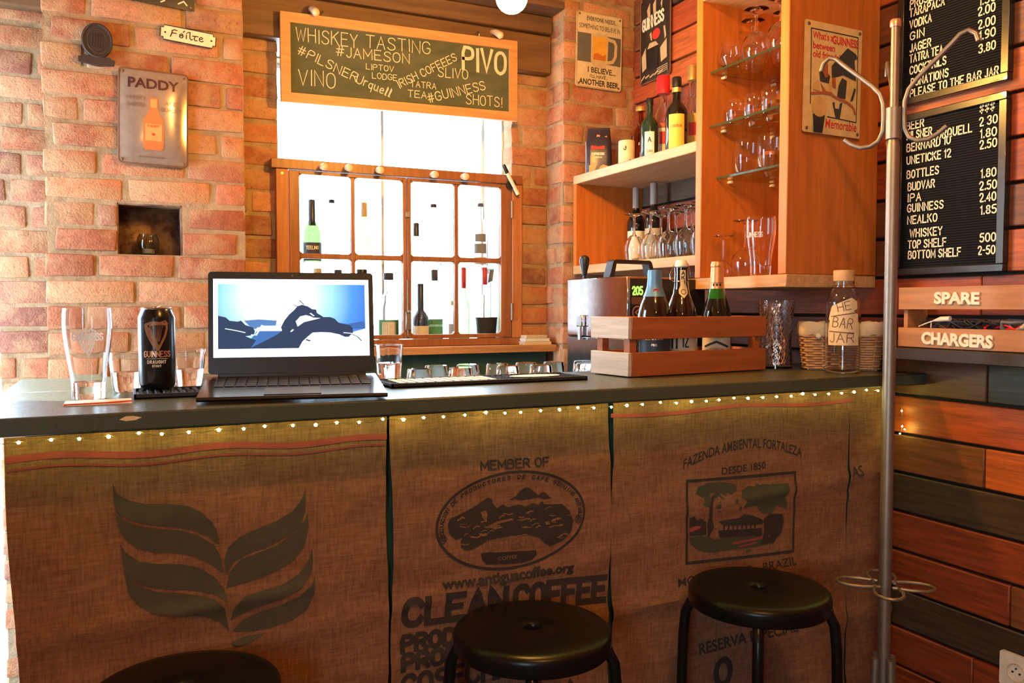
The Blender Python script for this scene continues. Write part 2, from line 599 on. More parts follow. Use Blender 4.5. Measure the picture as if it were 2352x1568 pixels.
# ---------------------------------------------------------------- lettering
GL = {
    'A': "0,0 2,6 4,0;.8,2.2 3.2,2.2", 'B': "0,0 0,6 2.4,6 3.6,5.3 3.6,3.9 2.4,3.2 0,3.2;2.4,3.2 4,2.5 4,.8 2.6,0 0,0",
    'C': "4,4.7 3.2,5.8 2,6 .8,5.6 0,4.4 0,1.6 .8,.4 2,0 3.2,.2 4,1.3", 'D': "0,0 0,6 2.2,6 3.6,5.2 4,4 4,2 3.6,.8 2.2,0 0,0",
    'E': "3.7,6 0,6 0,0 3.7,0;0,3.1 3.1,3.1", 'F': "3.7,6 0,6 0,0;0,3.1 3.1,3.1",
    'G': "4,4.7 3.2,5.8 2,6 .8,5.6 0,4.4 0,1.6 .8,.4 2,0 3.2,.2 4,1.3 4,2.8 2.4,2.8", 'H': "0,0 0,6;4,0 4,6;0,3.1 4,3.1",
    'I': ".4,0 .4,6", 'J': "2.6,6 2.6,1.2 1.8,.1 .8,.1 0,1.2", 'K': "0,0 0,6;3.8,6 0,2.6;1.2,3.7 4,0", 'L': "0,6 0,0 3.5,0",
    'M': "0,0 0,6 2.4,1.6 4.8,6 4.8,0", 'N': "0,0 0,6 4,0 4,6", 'O': "2,0 .8,.4 0,1.6 0,4.4 .8,5.6 2,6 3.2,5.6 4,4.4 4,1.6 3.2,.4 2,0",
    'P': "0,0 0,6 2.6,6 3.8,5.3 3.8,3.6 2.6,2.9 0,2.9", 'Q': "2,0 .8,.4 0,1.6 0,4.4 .8,5.6 2,6 3.2,5.6 4,4.4 4,1.6 3.2,.4 2,0;2.4,1.6 4.2,-.4",
    'R': "0,0 0,6 2.6,6 3.8,5.3 3.8,3.7 2.6,3 0,3;2,3 4,0", 'S': "3.8,4.9 3.1,5.8 2,6 .8,5.7 .2,4.7 .7,3.6 2,3.1 3.3,2.5 3.9,1.5 3.3,.4 2,0 .8,.2 0,1.1",
    'T': "2,0 2,6;0,6 4,6", 'U': "0,6 0,1.6 .8,.3 2,0 3.2,.3 4,1.6 4,6", 'V': "0,6 2,0 4,6", 'W': "0,6 1.3,0 2.6,5 3.9,0 5.2,6", 'X': "0,0 4,6;0,6 4,0",
    'Y': "0,6 2,3 4,6;2,3 2,0", 'Z': "0,6 4,6 0,0 4,0",
    '0': "2,0 .8,.4 0,1.6 0,4.4 .8,5.6 2,6 3.2,5.6 4,4.4 4,1.6 3.2,.4 2,0", '1': "0,4.8 1.2,6 1.2,0", '2': "0,4.6 .8,5.8 2,6 3.3,5.6 3.8,4.5 3.3,3.2 0,0 4,0",
    '3': "0,5 1,6 2.8,6 3.8,4.9 3,3.5 1.6,3.2 3.2,2.9 4,1.6 2.8,.1 1,0 0,1", '4': "3,0 3,6 0,1.8 4,1.8", '5': "3.6,6 .4,6 .2,3.3 2,3.8 3.6,3.1 3.9,1.6 3,.2 1.3,0 0,.8",
    '6': "3.6,5.2 2.4,6 .9,5.4 .1,3.4 .1,1.4 1.2,.1 2.8,.1 3.9,1.3 3.6,2.9 2.2,3.5 .2,2.4", '7': "0,6 4,6 1.4,0", '8': "2,3.2 .5,4 .5,5.3 2,6 3.5,5.3 3.5,4 2,3.2 .2,2.2 .2,.8 2,0 3.8,.8 3.8,2.2 2,3.2",
    '9': "3.8,3.4 2.4,2.5 .7,3 .1,4.4 1,5.8 2.6,6 3.8,4.8 3.8,2.4 2.6,.2 .8,.2",
    '.': ".3,0 .3,.5", '-': "0,3 2,3", '#': ".9,0 1.7,6;2.5,0 3.3,6;0,2 4,2;.2,4 4.2,4", '!': ".4,1.8 .4,6;.4,0 .4,.4", "'": ".3,4.8 .3,6", '$': "3.8,4.7 2,5.3 .4,4.4 2,3.1 3.6,1.8 2,.7 .2,1.3;2,-.3 2,6.3",
    '/': "0,0 3,6", '?': "0,4.8 1,6 2.6,6 3.4,4.8 2,3 1.8,1.8;1.8,0 1.8,.4",
    'r': "0,0 0,3.8;0,2.6 1,3.7 2,3.8", 'q': "2.6,3.8 2.6,-2;2.6,3 1.4,3.8 .2,2.8 .2,.8 1.3,0 2.6,.8", 'u': "0,3.8 0,.8 1,0 2.4,.8 2.4,3.8;2.4,.8 2.8,0", 'e': "0,2 2.6,2 2.2,3.5 1.2,3.8 .2,3 0,1 1,0 2.6,.6",
    'l': "0,0 .6,6 1.2,5 .4,.5 1,0", 'o': "1.4,0 .2,.8 .2,3 1.4,3.8 2.6,3 2.6,.8 1.4,0", 'n': "0,0 0,3.8;0,2.6 1,3.7 2,3.5 2.4,2.4 2.4,0", 'a': "2.6,3 1.4,3.8 .2,2.8 .2,.8 1.3,0 2.6,.9;2.6,3.8 2.6,0", 'i': ".4,0 .4,3.8;.4,5 .4,5.4", 't': "1,6 1,.8 1.8,0 2.6,.4;0,4 2.4,4",
}


def smoothed(P):
    """one corner-cutting pass on gentle corners so round letters look round"""
    if len(P) < 6:
        return P
    out = [P[0]]
    for i in range(len(P) - 1):
        a, b = P[i], P[i + 1]
        out.append((a[0] * .75 + b[0] * .25, a[1] * .75 + b[1] * .25))
        out.append((a[0] * .25 + b[0] * .75, a[1] * .25 + b[1] * .75))
    out.append(P[-1])
    return out


def strokes(text, w=None, h=1.0, gap=1.5, jit=0.0, rnd=None):
    """single-stroke lettering -> polylines with the baseline on y = 0, fitted to width w and cap height h"""
    x = 0.0
    L = []
    for ch in text:
        if ch == ' ':
            x += 2.6
            continue
        g = GL.get(ch) or GL.get(ch.upper())
        if not g:
            x += 2
            continue
        mx = 0
        dy = rnd.uniform(-jit, jit) if rnd else 0
        sl = rnd.uniform(-jit, jit) * .12 if rnd else 0
        for part in g.split(';'):
            P = [tuple(map(float, q.split(','))) for q in part.split()]
            mx = max(mx, max(p[0] for p in P))
            if ch in 'CDGJOPQRSBU023568969' or ch.islower():
                P = smoothed(P)
            L.append([(x + p[0] + sl * p[1], p[1] + dy) for p in P])
        x += mx + gap
    tot = x - gap
    sx = (w / tot) if w else h / 6
    return [[(p[0] * sx, p[1] * h / 6) for p in l] for l in L]


def strokes_c(text, w, h, **k):
    return [[(p[0] - w / 2, p[1]) for p in l] for l in strokes(text, w, h, **k)]


_tx = {}


def tface(body, bold=0.0, shear=0.0):
    key = (body, bold, shear)
    if key in _tx:
        return _tx[key]
    cu = bpy.data.curves.new('t', 'FONT')
    cu.body = body
    cu.size = 1.0
    cu.offset = bold
    cu.shear = shear
    cu.resolution_u = 3
    o = bpy.data.objects.new('t', cu)
    COL.objects.link(o)
    dg = bpy.context.evaluated_depsgraph_get()
    me = bpy.data.meshes.new_from_object(o.evaluated_get(dg))
    V = [(v.co.x, v.co.y) for v in me.vertices]
    F = []
    for p in me.polygons:
        ix = list(p.vertices)
        if p.normal.z < 0:
            ix = ix[::-1]
        F.append(ix)
    bpy.data.objects.remove(o)
    bpy.data.curves.remove(cu)
    bpy.data.meshes.remove(me)
    x0 = min(v[0] for v in V); x1 = max(v[0] for v in V)
    _tx[key] = (V, F, x0, x1)
    return _tx[key]


CAP = 0.73


def word(mb, body, w, h, fn, mi=0, bold=0.0, shear=0.0, thick=0.0, back=None):
    """solid lettering centred on a = 0, baseline b = 0; fn maps (a, b) to a point; thick > 0 gives raised letters (fn takes a depth too)"""
    V, F, x0, x1 = tface(body, bold, shear)
    sx = w / (x1 - x0)
    sy = h / CAP
    P = [((x - (x0 + x1) / 2) * sx, y * sy) for x, y in V]
    if thick <= 0:
        mb.add([fn(a, b) for a, b in P], F, mi)
        return
    n = len(P)
    vs = [fn(a, b, thick) for a, b in P] + [fn(a, b, 0) for a, b in P]
    cnt = {}
    for f in F:
        for i in range(len(f)):
            e = (f[i], f[(i + 1) % len(f)])
            cnt[e] = cnt.get(e, 0) + 1
    fs = [tuple(f) for f in F]
    for (i, j) in list(cnt):
        if (j, i) not in cnt:
            fs.append((i, n + i, n + j, j))
    mb.add(vs, fs, mi)


def onface(y):
    return lambda a, b: (a, y, b)


def off(fn, da, db, rot=0.0):
    c, s_ = cos(rot), sin(rot)
    return lambda a, b, *k: fn(da + a * c - b * s_, db + a * s_ + b * c, *k)


def oncyl(r, zc, a_mid):
    """point on an upright cylinder, a_mid = direction the label faces"""
    return lambda a, b: (r * cos(a_mid + a / r), r * sin(a_mid + a / r), zc + b)


def P2(t):
    return [tuple(map(float, q.split(','))) for q in t.split()]


def rrect(x0, x1, z0, z1, r, n=5):
    pts = []
    for cx, cz, a in ((x1 - r, z0 + r, -90), (x1 - r, z1 - r, 0), (x0 + r, z1 - r, 90), (x0 + r, z0 + r, 180)):
        for i in range(n + 1):
            t = radians(a + 90 * i / n)
            pts.append((cx + r * cos(t), cz + r * sin(t)))
    return pts


def ell(cx, cz, rx, rz, n=40):
    return [(cx + rx * cos(2 * pi * i / n), cz + rz * sin(2 * pi * i / n)) for i in range(n)]


def face_to_camera(x, y):
    return atan2(-y, -x)


ORD = ['first', 'second', 'third', 'fourth', 'fifth', 'sixth', 'seventh', 'eighth', 'ninth', 'tenth']

# ================================================================ THE ROOM
YP, YB, XW = 2.84, 2.975, 1.88
ZT = 2.62
PAL = [(0.45, 0.165, 0.085), (0.40, 0.14, 0.075), (0.50, 0.20, 0.10), (0.36, 0.15, 0.09), (0.47, 0.24, 0.13), (0.54, 0.26, 0.14), (0.43, 0.155, 0.08), (0.33, 0.14, 0.095)]


def bricks(mb, x0, x1, z0, z1, y, depth=0.10, holes=(), T=None, seed=1, phase=0.0):
    rnd = random.Random(seed)
    pitch, L = 0.079, 0.258
    k0 = int(math.floor((z0 - 1.424) / pitch))
    k = k0
    while True:
        zb = 1.424 + k * pitch + 0.006
        zt = zb + 0.068
        if zb > z1:
            break
        off_ = (0.5 * (k % 2) + phase) * L + rnd.uniform(-0.05, 0.05)
        x = x0 - L + (off_ % L)
        while x < x1:
            ln = L + rnd.uniform(-0.035, 0.02)
            a, b = max(x, x0), min(x + ln - 0.012, x1)
            x += ln
            segs = [(a, b)]
            for (ha, hb, hc, hd) in holes:
                if zt > hc + 0.004 and zb < hd - 0.004:
                    ns = []
                    for (p, q) in segs:
                        if q <= ha or p >= hb:
                            ns.append((p, q))
                        else:
                            if p < ha: ns.append((p, ha))
                            if q > hb: ns.append((hb, q))
                    segs = ns
            for (p, q) in segs:
                zz0, zz1 = max(zb, z0), min(zt, z1)
                if q - p < 0.018 or zz1 - zz0 < 0.015:
                    continue
                c = rnd.choice(PAL)
                t = rnd.uniform(0.82, 1.16)
                pr = rnd.uniform(-0.001, 0.006)
                mb.box(p + rnd.uniform(0, .003), q - rnd.uniform(0, .004), y + pr, y + depth, zz0 + rnd.uniform(-.002, .003), zz1 + rnd.uniform(-.003, .002), 0, b=0.006, T=T, col=tuple(v * t for v in c), jit=0.003, seg=2)
        k += 1


def slab(name, *a, mat=None):
    o = MB().box(*a).build(name, mat)
    return struct(o)


slab('floor', -0.90, 1.95, -3.0, 3.40, -0.08, 0.0, mat=M_floor)
slab('ceiling', -0.97, 1.95, -3.0, 3.45, ZT, ZT + 0.08, mat=M_ceil)
slab('wall_front', -0.97, 1.95, -3.08, -3.0, 0, ZT, mat=M_warmwall)
o = MB()
LY0, LY1, LZ1 = 2.10, 2.96, 2.10
o.box(-0.97, -0.90, -3.0, -1.3, 0, ZT); o.box(-0.97, -0.90, -0.4, LY0, 0, ZT); o.box(-0.97, -0.90, -1.3, -0.4, 0, 0.9); o.box(-0.97, -0.90, -1.3, -0.4, 1.8, ZT); o.box(-0.97, -0.90, LY1, 3.45, 0, ZT); o.box(-0.97, -0.90, LY0, LY1, LZ1, ZT)
struct(o.build('wall_left', M_warmwall))
slab('ground', -9, 6, 3.40, 12, -0.10, -0.02, mat=M_ground)
slab('ground', -9, -0.97, -3.0, 3.40, -0.10, -0.02, mat=M_ground)
slab('wall_or_sun_block', -1.6, -0.2, 4.05, 4.15, -0.02, 0.75, mat=M_cream)

slab('wall_or_sun_block', 0.10, 0.25, 3.45, 6.5, -0.02, 3.2, mat=M_plaster)  # added unseen wall, keeps sun from the left out of the small window
# glazed door frame and an added, unseen window on the left (daylight comes in here)
w2 = struct(MB().box(-.955, -.915, LY0, LY0 + .05, 0, LZ1).box(-.955, -.915, LY1 - .05, LY1, 0, LZ1).box(-.955, -.915, LY0 + .05, LY1 - .05, 0, .08).box(-.955, -.915, LY0 + .05, LY1 - .05, LZ1 - .05, LZ1).build('door_2', M_frame))
MB().box(-.938, -.932, LY0 + .05, LY1 - .05, .08, LZ1 - .05).build('pane', M_pane, w2)

w4 = struct(MB().box(-.955, -.915, -1.3, -1.25, 0.9, 1.8).box(-.955, -.915, -.45, -.4, 0.9, 1.8).box(-.955, -.915, -1.25, -.45, 0.9, 0.95).box(-.955, -.915, -1.25, -.45, 1.75, 1.8).build('added_window', M_frame))  # added unseen window, gives the left bar front neutral daylight
MB().box(-.938, -.932, -1.25, -.45, 0.95, 1.75).build('pane', M_pane, w4)

# ---- right wall of stained planks
rnd = random.Random(21)
PP = 0.10465
PCOL = {'r': (0.50, 0.085, 0.016), 'o': (0.62, 0.14, 0.024), 'b': (0.24, 0.078, 0.024), 'd': (0.070, 0.044, 0.025), 'm': (0.33, 0.062, 0.016), 'k': (0.10, 0.058, 0.032)}
ROWS = {  # from the floor up: (y of the joint, near colour, far colour)
    2: (1.1, 'd', 'm'), 3: (1.33, 'm', 'm'), 4: (1.05, 'd', 'd'), 5: (1.24, 'b', 'm'), 6: (1.10, 'm', 'm'), 7: (1.02, 'd', 'd'), 8: (1.312, 'o', 'b'), 9: (0.95, 'o', 'r'),
    10: (1.31, 'd', 'b'), 11: (1.33, 'b', 'm'), 12: (1.33, 'm', 'r'), 13: (1.40, 'o', 'b'), 14: (1.9, 'b', 'd'), 15: (2.2, 'r', 'm'), 16: (1.9, 'r', 'k'), 17: (2.3, 'o', 'm'), 18: (1.85, 'b', 'm'),
    19: (2.47, 'b', 'm'), 20: (2.66, 'o', 'r'), 21: (2.68, 'o', 'm'), 22: (2.69, 'r', 'b'), 23: (2.62, 'k', 'b'), 24: (2.5, 'r', 'm')}
o = MB()
o.box(XW + 0.022, XW + 0.07, -3.0, 3.45, 0, ZT, 1)
k = 0
z = 1.026 - 10 * PP + 0.02
z0 = 1.026 - 9 * PP
for k in range(-1, 17):
    zb = z0 + k * PP
    row = k + 1
    if zb > ZT:
        break
    js = [-3.0]
    if row in ROWS:
        jy, cn, cf = ROWS[row]
        cuts = [-3.0, -1.6, -0.2, jy, 3.44] if jy > 0.6 else [-3.0, -1.0, jy, 3.44]
        cols = ['r', 'b', cn, cf]
    else:
        cuts = [-3.0, -1.2, 0.4, 1.6, 3.44]
        cols = [rnd.choice('robmd') for _ in range(4)]
    for a, b, c in zip(cuts, cuts[1:], cols):
        cc = PCOL[c]
        t = rnd.uniform(0.88, 1.12)
        o.box(XW + rnd.uniform(-.001, .002), XW + 0.022, a + 0.0015, b - 0.0015, max(0, zb + 0.004), min(ZT, zb + PP - 0.004), 0, b=0.0025, col=tuple(v * t for v in cc))
for row in range(17, 26):
    zb = z0 + (row - 1) * PP
    if zb > ZT - 0.02:
        break
    jy, cn, cf = ROWS.get(row, (1.4, 'r', 'b'))
    for a, b, c in zip([-3.0, -0.9, 0.7, jy], [-0.9, 0.7, jy, 3.44], ['b', 'r', cn, cf]):
        cc = PCOL[c]
        if row != 17:
            o.box(XW + rnd.uniform(-.001, .002), XW + 0.022, a + 0.0015, b - 0.0015, zb + 0.004, min(ZT, zb + PP - 0.004), 0, b=0.0025, col=cc)
struct(o.build('wall_right', [M_plank, M_gap]))

# ---- back wall: two brick pillars and the recessed window wall
NX0, NX1, NZ0, NZ1 = -0.010, 0.178, 1.424, 1.582
o = MB()
yf = YP + 0.008
o.box(-0.200, 0.370, yf, 3.40, 0, NZ0, 1); o.box(-0.200, 0.370, yf, 3.40, NZ1, ZT, 1)
o.box(-0.200, NX0, yf, 3.40, NZ0, NZ1, 1); o.box(NX1, 0.370, yf, 3.40, NZ0, NZ1, 1); o.box(NX0, NX1, YP + 0.13, 3.40, NZ0, NZ1, 1)
bricks(o, -0.206, 0.372, 0, ZT, YP, 0.16, [(NX0, NX1, NZ0, NZ1)], seed=4)
o.box(NX0 + .002, NX1 - .002, YP + 0.124, YP + 0.129, NZ0, NZ1, 0, col=(0.11, 0.055, 0.045))
for xa in (NX0, NX1 - 0.004):
    o.box(xa, xa + 0.004, YP + 0.01, YP + 0.128, NZ0, NZ1, 0, col=(0.14, 0.07, 0.05))
o.box(NX0, NX1, YP + 0.01, YP + 0.128, NZ1 - .004, NZ1, 0, col=(0.12, 0.08, 0.07))
struct(o.build('pillar', [M_brick, M_mortar]))
o = MB()
o.box(1.560, XW + 0.02, yf, 3.40, 0, ZT, 1)
bricks(o, 1.556, XW + 0.01, 0, ZT, YP, 0.12, seed=9, phase=.4)
T = Matrix.Translation((1.554, 0, 0)) @ Matrix.Rotation(radians(-90), 4, 'Z')
bricks(o, -3.2, -(YP + 0.02), 0, ZT, 0.0, 0.05, T=T, seed=12, phase=.1)
struct(o.build('pillar', [M_brick, M_mortar]))
# recess on the far left (brick) with a lintel, doorway beyond it
o = MB()
o.box(-0.345, -0.200, 2.998, 3.40, 0, 2.18, 1)
bricks(o, -0.352, -0.200, 0, 2.18, 2.99, 0.2, seed=15)
struct(o.build('wall_back_left', [M_brick, M_mortar]))
slab('trim_1', -0.90, -0.202, 2.95, 3.40, 2.18, ZT, mat=M_beam)
d1 = struct(MB().box(-0.90, -0.86, 3.1, 3.16, 0, 2.18).box(-0.86, -0.352, 3.1, 3.16, 2.10, 2.18).build('door_1', M_cream))

OX0, OX1, OZ0, OZ1 = 0.500, 1.402, 1.10, 2.18
o = MB()
for a in ((0.370, OX0, YB + 0.008, 3.30, 0, ZT), (OX1, 1.560, YB + 0.008, 3.30, 0, ZT), (OX0, OX1, YB + 0.008, 3.30, 0, OZ0), (OX0, OX1, YB + 0.2, 3.30, OZ1, ZT)):
    o.box(*a, 1)
bricks(o, 0.372, OX0 + .002, 1.02, OZ1, YB, 0.10, seed=31)
bricks(o, OX1 - .002, 1.556, 1.02, OZ1, YB, 0.10, seed=32, phase=.3)
for xa, xb in ((OX0, OX0 + 0.006), (OX1 - 0.006, OX1)):
    o.box(xa, xb, YB + 0.09, 3.30, OZ0, OZ1, 2)
o.box(OX0, OX1, YB, 3.30, OZ0 - .005, OZ0, 2)
struct(o.build('wall_back', [M_brick, M_mortar, M_plaster]))
# lintel of old boards over the window, with a plank shelf on top
o = MB()
o.box(0.373, 1.553, 2.935, 3.16, OZ1, 2.328, b=.004); o.box(0.373, 1.553, 2.925, 3.16, 2.333, 2.40, b=.004)
o.box(0.373, 1.553, 2.935, 3.16, 2.43, ZT)
trim2 = struct(o.build('trim_2', M_beam))
slab('trim_3', 0.375, 1.553, 2.83, 3.10, 2.402, 2.428, mat=M_beam)
for (x, zc) in ((0.610, 2.292), (1.298, 2.310)):
    m = MB()
    m.tube([(x, 2.94, zc), (x, 2.90, zc - .012), (x + .002, 2.868, zc - .03)], [.010, .012, .013], 14)
    m.sphere((x + .002, 2.866, zc - .032), .0135, 14, 8)
    tag(m.build('peg', M_peg), ('round wooden peg on the beam above the left end of the chalkboard' if x < 1 else 'round wooden peg on the beam above the right end of the chalkboard'), 'peg', 'pegs on the beam')

# outer casement of the small window: sky glare put into its white colour
o = MB()
for a in ((OX0, OX0 + .016, 3.25, 3.28, OZ0, OZ1), (OX1 - .016, OX1, 3.25, 3.28, OZ0, OZ1), (OX0, OX1, 3.25, 3.28, OZ0, OZ0 + .016), (OX0, OX1, 3.25, 3.28, OZ1 - .016, OZ1), (0.951, 0.961, 3.255, 3.275, OZ0, OZ1)):
    o.box(*a)
w1 = struct(o.build('window_1', M_plaster))
MB().box(OX0 + .016, 0.951, 3.263, 3.267, OZ0 + .016, OZ1 - .016).build('pane', M_pane, w1)
MB().box(0.961, OX1 - .016, 3.263, 3.267, OZ0 + .016, OZ1 - .016).build('pane', M_pane, w1)

# inner four-light wooden window in front of the bottle niche
o = MB()
o.box(0.470, 1.428, 2.935, 2.972, 1.738, 1.772, b=.002)
o.box(0.470, 1.428, 2.935, 2.972, 1.113, 1.140, b=.002)
w3 = struct(o.build('window_3', M_frame))
MB().box(0.486, 0.528, 2.940, 2.974, 1.140, 1.738, b=.002).build('casing', M_casing, w3)
MB().box(1.386, 1.428, 2.940, 2.974, 1.140, 1.738, b=.002).build('casing', M_casing, w3)
for (xa, xb, pa, pb, pc, pd) in ((0.530, 0.956, 0.566, 0.750, 0.763, 0.942), (0.958, 1.384, 0.973, 1.147, 1.162, 1.339)):
    m = MB()
    y0, y1 = 2.944, 2.972
    m.box(xa, pa, y0, y1, 1.142, 1.736, b=.002); m.box(pd, xb, y0, y1, 1.142, 1.736, b=.002)
    m.box(pa, pd, y0, y1, 1.142, 1.157, b=.001); m.box(pa, pd, y0, y1, 1.724, 1.736, b=.001)
    m.box(pb, pc, y0 + .004, y1, 1.157, 1.724, b=.002); m.box(pa, pd, y0 + .0055, y1 - .001, 1.431, 1.449, b=.002)
    for (x_, z_) in ((pa, 1.157), (pb, 1.157), (pc, 1.157), (pd, 1.157), (pa, 1.431), (pb, 1.431), (pc, 1.431), (pd, 1.431), (pa, 1.449), (pb, 1.449), (pc, 1.449), (pd, 1.449), (pa, 1.724), (pb, 1.724), (pc, 1.724), (pd, 1.724)):
        sx = 1 if x_ in (pa, pc) else -1
        sz = 1 if z_ in (1.157, 1.449) else -1
        m.prism([(x_, z_), (x_ + sx * .010, z_), (x_ + sx * .004, z_ + sz * .004), (x_, z_ + sz * .010)], y0 + .005, y1 - .002)
    s_ = m.build('sash', M_frame, w3)
    for a, b in ((pa, pb), (pc, pd)):
        for c, d in ((1.157, 1.431), (1.449, 1.724)):
            MB().box(a, b, 2.960, 2.963, c, d).build('pane', M_pane, s_)
m = MB()
m.tube([(0.957, 2.938, 1.15), (0.957, 2.938, 1.36)], .004, 8); m.box(.947, .967, 2.930, 2.944, 1.175, 1.245, b=.003); m.sphere((.957, 2.928, 1.243), .006, 10, 6)
m.box(.950, .964, 2.934, 2.944, 1.590, 1.612, b=.002)
m.build('window_bolt', M_chrome, w3)
for zc in (1.242, 1.640):
    MB().cyl((1.383, 2.939, zc - .033), (1.383, 2.939, zc + .033), .005, seg=10).build('hinge', M_chrome, w3)
for i, (x, zc) in enumerate(((0.643, 1.752), (0.731, 1.755), (0.844, 1.755), (1.051, 1.753), (1.173, 1.753))):
    m = MB().tube([(x, 2.938, zc), (x, 2.912, zc - .003), (x, 2.893, zc - .006)], [.009, .0125, .0125], 14)
    m.sphere((x, 2.893, zc - .006), .0125, 14, 8, sc=(1, .5, 1))
    tag(m.build('peg', M_peg), ORD[i] + ' round wooden peg from the left along the top rail of the small window', 'peg', 'pegs along the window top')
m = MB()
for (x, zc) in ((.507, 1.722), (.507, 1.20), (1.407, 1.715), (1.407, 1.215)):
    m.cyl((x, 2.939, zc), (x, 2.9415, zc), .0045, seg=10)
m.build('screw', M_gold, w3)

# ================================================================ BAR COUNTER
ZC = 1.09
bar = thing('bar_counter', 'dark green painted bar counter with burlap hung on its front', 'bar counter')
m = MB()
m.box(-0.222, 1.875, 1.469, 1.900, ZC - .030, ZC, b=.003)
m.box(-0.222, 0.300, 1.9005, 2.250, ZC - .030, ZC, b=.003)
ctop = m.build('countertop', M_green, bar)
MB().flat(P2("-.008,1.079 .002,1.076 .016,1.077 .026,1.081 .012,1.084 .002,1.084"), onface(1.4685)).build('paint_chip', M_peg, bar)
MB().box(-0.150, 1.876, 1.585, 1.605, 0.0, ZC - .030).build('front_panel', M_greenpanel, bar)
MB().box(-0.152, -0.138, 1.606, 2.240, 0.0, ZC - .030).build('end_panel', M_greenpanel, bar)
MB().box(0.300, 1.875, 1.905, 2.420, 0.965, 0.995).build('work_shelf', M_greenpanel, bar)
MB().box(0.305, 1.875, 2.39, 2.41, 0.0, 0.965).build('rear_panel', M_greenpanel, bar)
bb = thing('back_bar', 'wooden ledge on a green cupboard front under the small window', 'ledge')
MB().box(0.376, 1.545, 2.872, 2.964, 1.085, 1.1125, b=.002).build('ledge_board', M_ledge, bb)
MB().box(0.376, 1.520, 2.915, 2.964, 0.0, 1.085).build('cupboard_front', M_greenpanel, bb)


def sack_y(x, z, base):
    y = 0.0
    y += 0.0035 * sin(5.3 * x + 2.1) * (1.05 - z) + 0.002 * sin(17 * x + 9 * z)
    for (zc, sl, amp, wd) in ((0.735, 0.06, .006, .016), (0.655, 0.085, .005, .014), (0.900, 0.03, .003, .022), (0.54, .05, .007, .018), (0.40, .03, .006, .02), (0.22, .04, .006, .02)):
        t = (z - zc - sl * (x - 0.4)) / wd
        y -= 1.5 * amp * exp(-t * t) * (0.6 + 0.4 * sin(3 * x + zc * 20))
    return base + y - 0.003


def cloth(mb, x0, x1, z0, z1, base, lean=0.0, nx=46, nz=54, wob=0.004, seed=1):
    rr = random.Random(seed)
    ph = rr.uniform(0, 6)
    vs = []; fs = []
    for th in (0, 1):
        for j in range(nz + 1):
            for i in range(nx + 1):
                u, v = i / nx, j / nz
                zz = z0 + (z1 - z0) * v
                xx = x0 + (x1 - x0) * u + lean * (1 - v) * (1 - u) + wob * sin(ph + 13 * zz) * (1 if i in (0, nx) else .4)
                vs.append((xx, sack_y(xx, zz, base) + th * .002, zz))
    W = nx + 1
    o_ = W * (nz + 1)
    for j in range(nz):
        for i in range(nx):
            a = j * W + i
            fs.append((a, a + 1, a + W + 1, a + W)); fs.append((o_ + a, o_ + a + W, o_ + a + W + 1, o_ + a + 1))
    for j in range(nz):
        for i in (0, nx):
            a = j * W + i
            q = (a, a + W, o_ + a + W, o_ + a)
            fs.append(q if i == 0 else q[::-1])
    mb.add(vs, fs)


def onsack(base, lift=.0016):
    return lambda a, b: (a, sack_y(a, b, base) - lift, b)


# leftmost sack: pale green leaf emblem
S1 = 1.570
sk1 = thing('burlap_sack', 'burlap coffee sack with a leafy plant emblem, hung on the bar front at the left', 'sack', group=None)
m = MB(); cloth(m, -0.180, 0.4645, 0.03, 1.046, S1, lean=.030, wob=.0025, seed=2); m.build('cloth', M_burlap, sk1)
LEAVES = ["-0.021,0.959 -0.014,0.938 0.005,0.925 0.030,0.917 0.066,0.914 0.099,0.907 0.122,0.893 0.139,0.873 0.148,0.856 0.151,0.830 0.135,0.846 0.108,0.862 0.075,0.872 0.036,0.880 0.008,0.890 -0.010,0.902 -0.019,0.921",
          "-0.017,0.912 -0.005,0.893 0.017,0.880 0.043,0.872 0.082,0.865 0.115,0.852 0.142,0.831 0.152,0.811 0.158,0.777 0.138,0.796 0.114,0.812 0.081,0.824 0.042,0.829 0.016,0.841 -0.003,0.858 -0.013,0.882",
          "-0.011,0.852 -0.003,0.835 0.019,0.816 0.048,0.808 0.087,0.803 0.118,0.792 0.141,0.772 0.157,0.751 0.165,0.724 0.141,0.741 0.107,0.753 0.067,0.760 0.034,0.769 0.009,0.782 -0.005,0.803",
          "-0.006,0.802 0.006,0.782 0.021,0.771 0.047,0.758 0.080,0.752 0.113,0.743 0.141,0.733 0.158,0.714 0.166,0.668 0.150,0.689 0.120,0.705 0.073,0.715 0.040,0.723 0.018,0.736 0.002,0.760",
          "0.306,0.918 0.299,0.900 0.282,0.878 0.252,0.863 0.216,0.852 0.184,0.840 0.166,0.824 0.159,0.801 0.162,0.776 0.176,0.797 0.201,0.808 0.237,0.817 0.274,0.833 0.297,0.850 0.306,0.876",
          "0.310,0.872 0.304,0.857 0.282,0.836 0.252,0.817 0.219,0.808 0.187,0.799 0.169,0.779 0.162,0.749 0.183,0.753 0.215,0.758 0.255,0.771 0.285,0.786 0.304,0.811 0.312,0.844",
          "0.317,0.803 0.311,0.783 0.292,0.758 0.262,0.743 0.225,0.737 0.193,0.731 0.177,0.715 0.168,0.688 0.189,0.698 0.221,0.708 0.262,0.717 0.295,0.731 0.315,0.755 0.319,0.782",
          "0.322,0.752 0.316,0.736 0.292,0.716 0.254,0.703 0.218,0.697 0.189,0.686 0.171,0.667 0.199,0.662 0.239,0.663 0.280,0.672 0.306,0.687 0.320,0.716",
          "0.167,0.647 0.189,0.655 0.232,0.657 0.199,0.643 0.178,0.641"]
m = MB()
for l in LEAVES:
    m.flat(P2(l), onsack(S1), sub=2)
m.build('leaf_emblem', M_sackgrey, sk1)
m = MB()
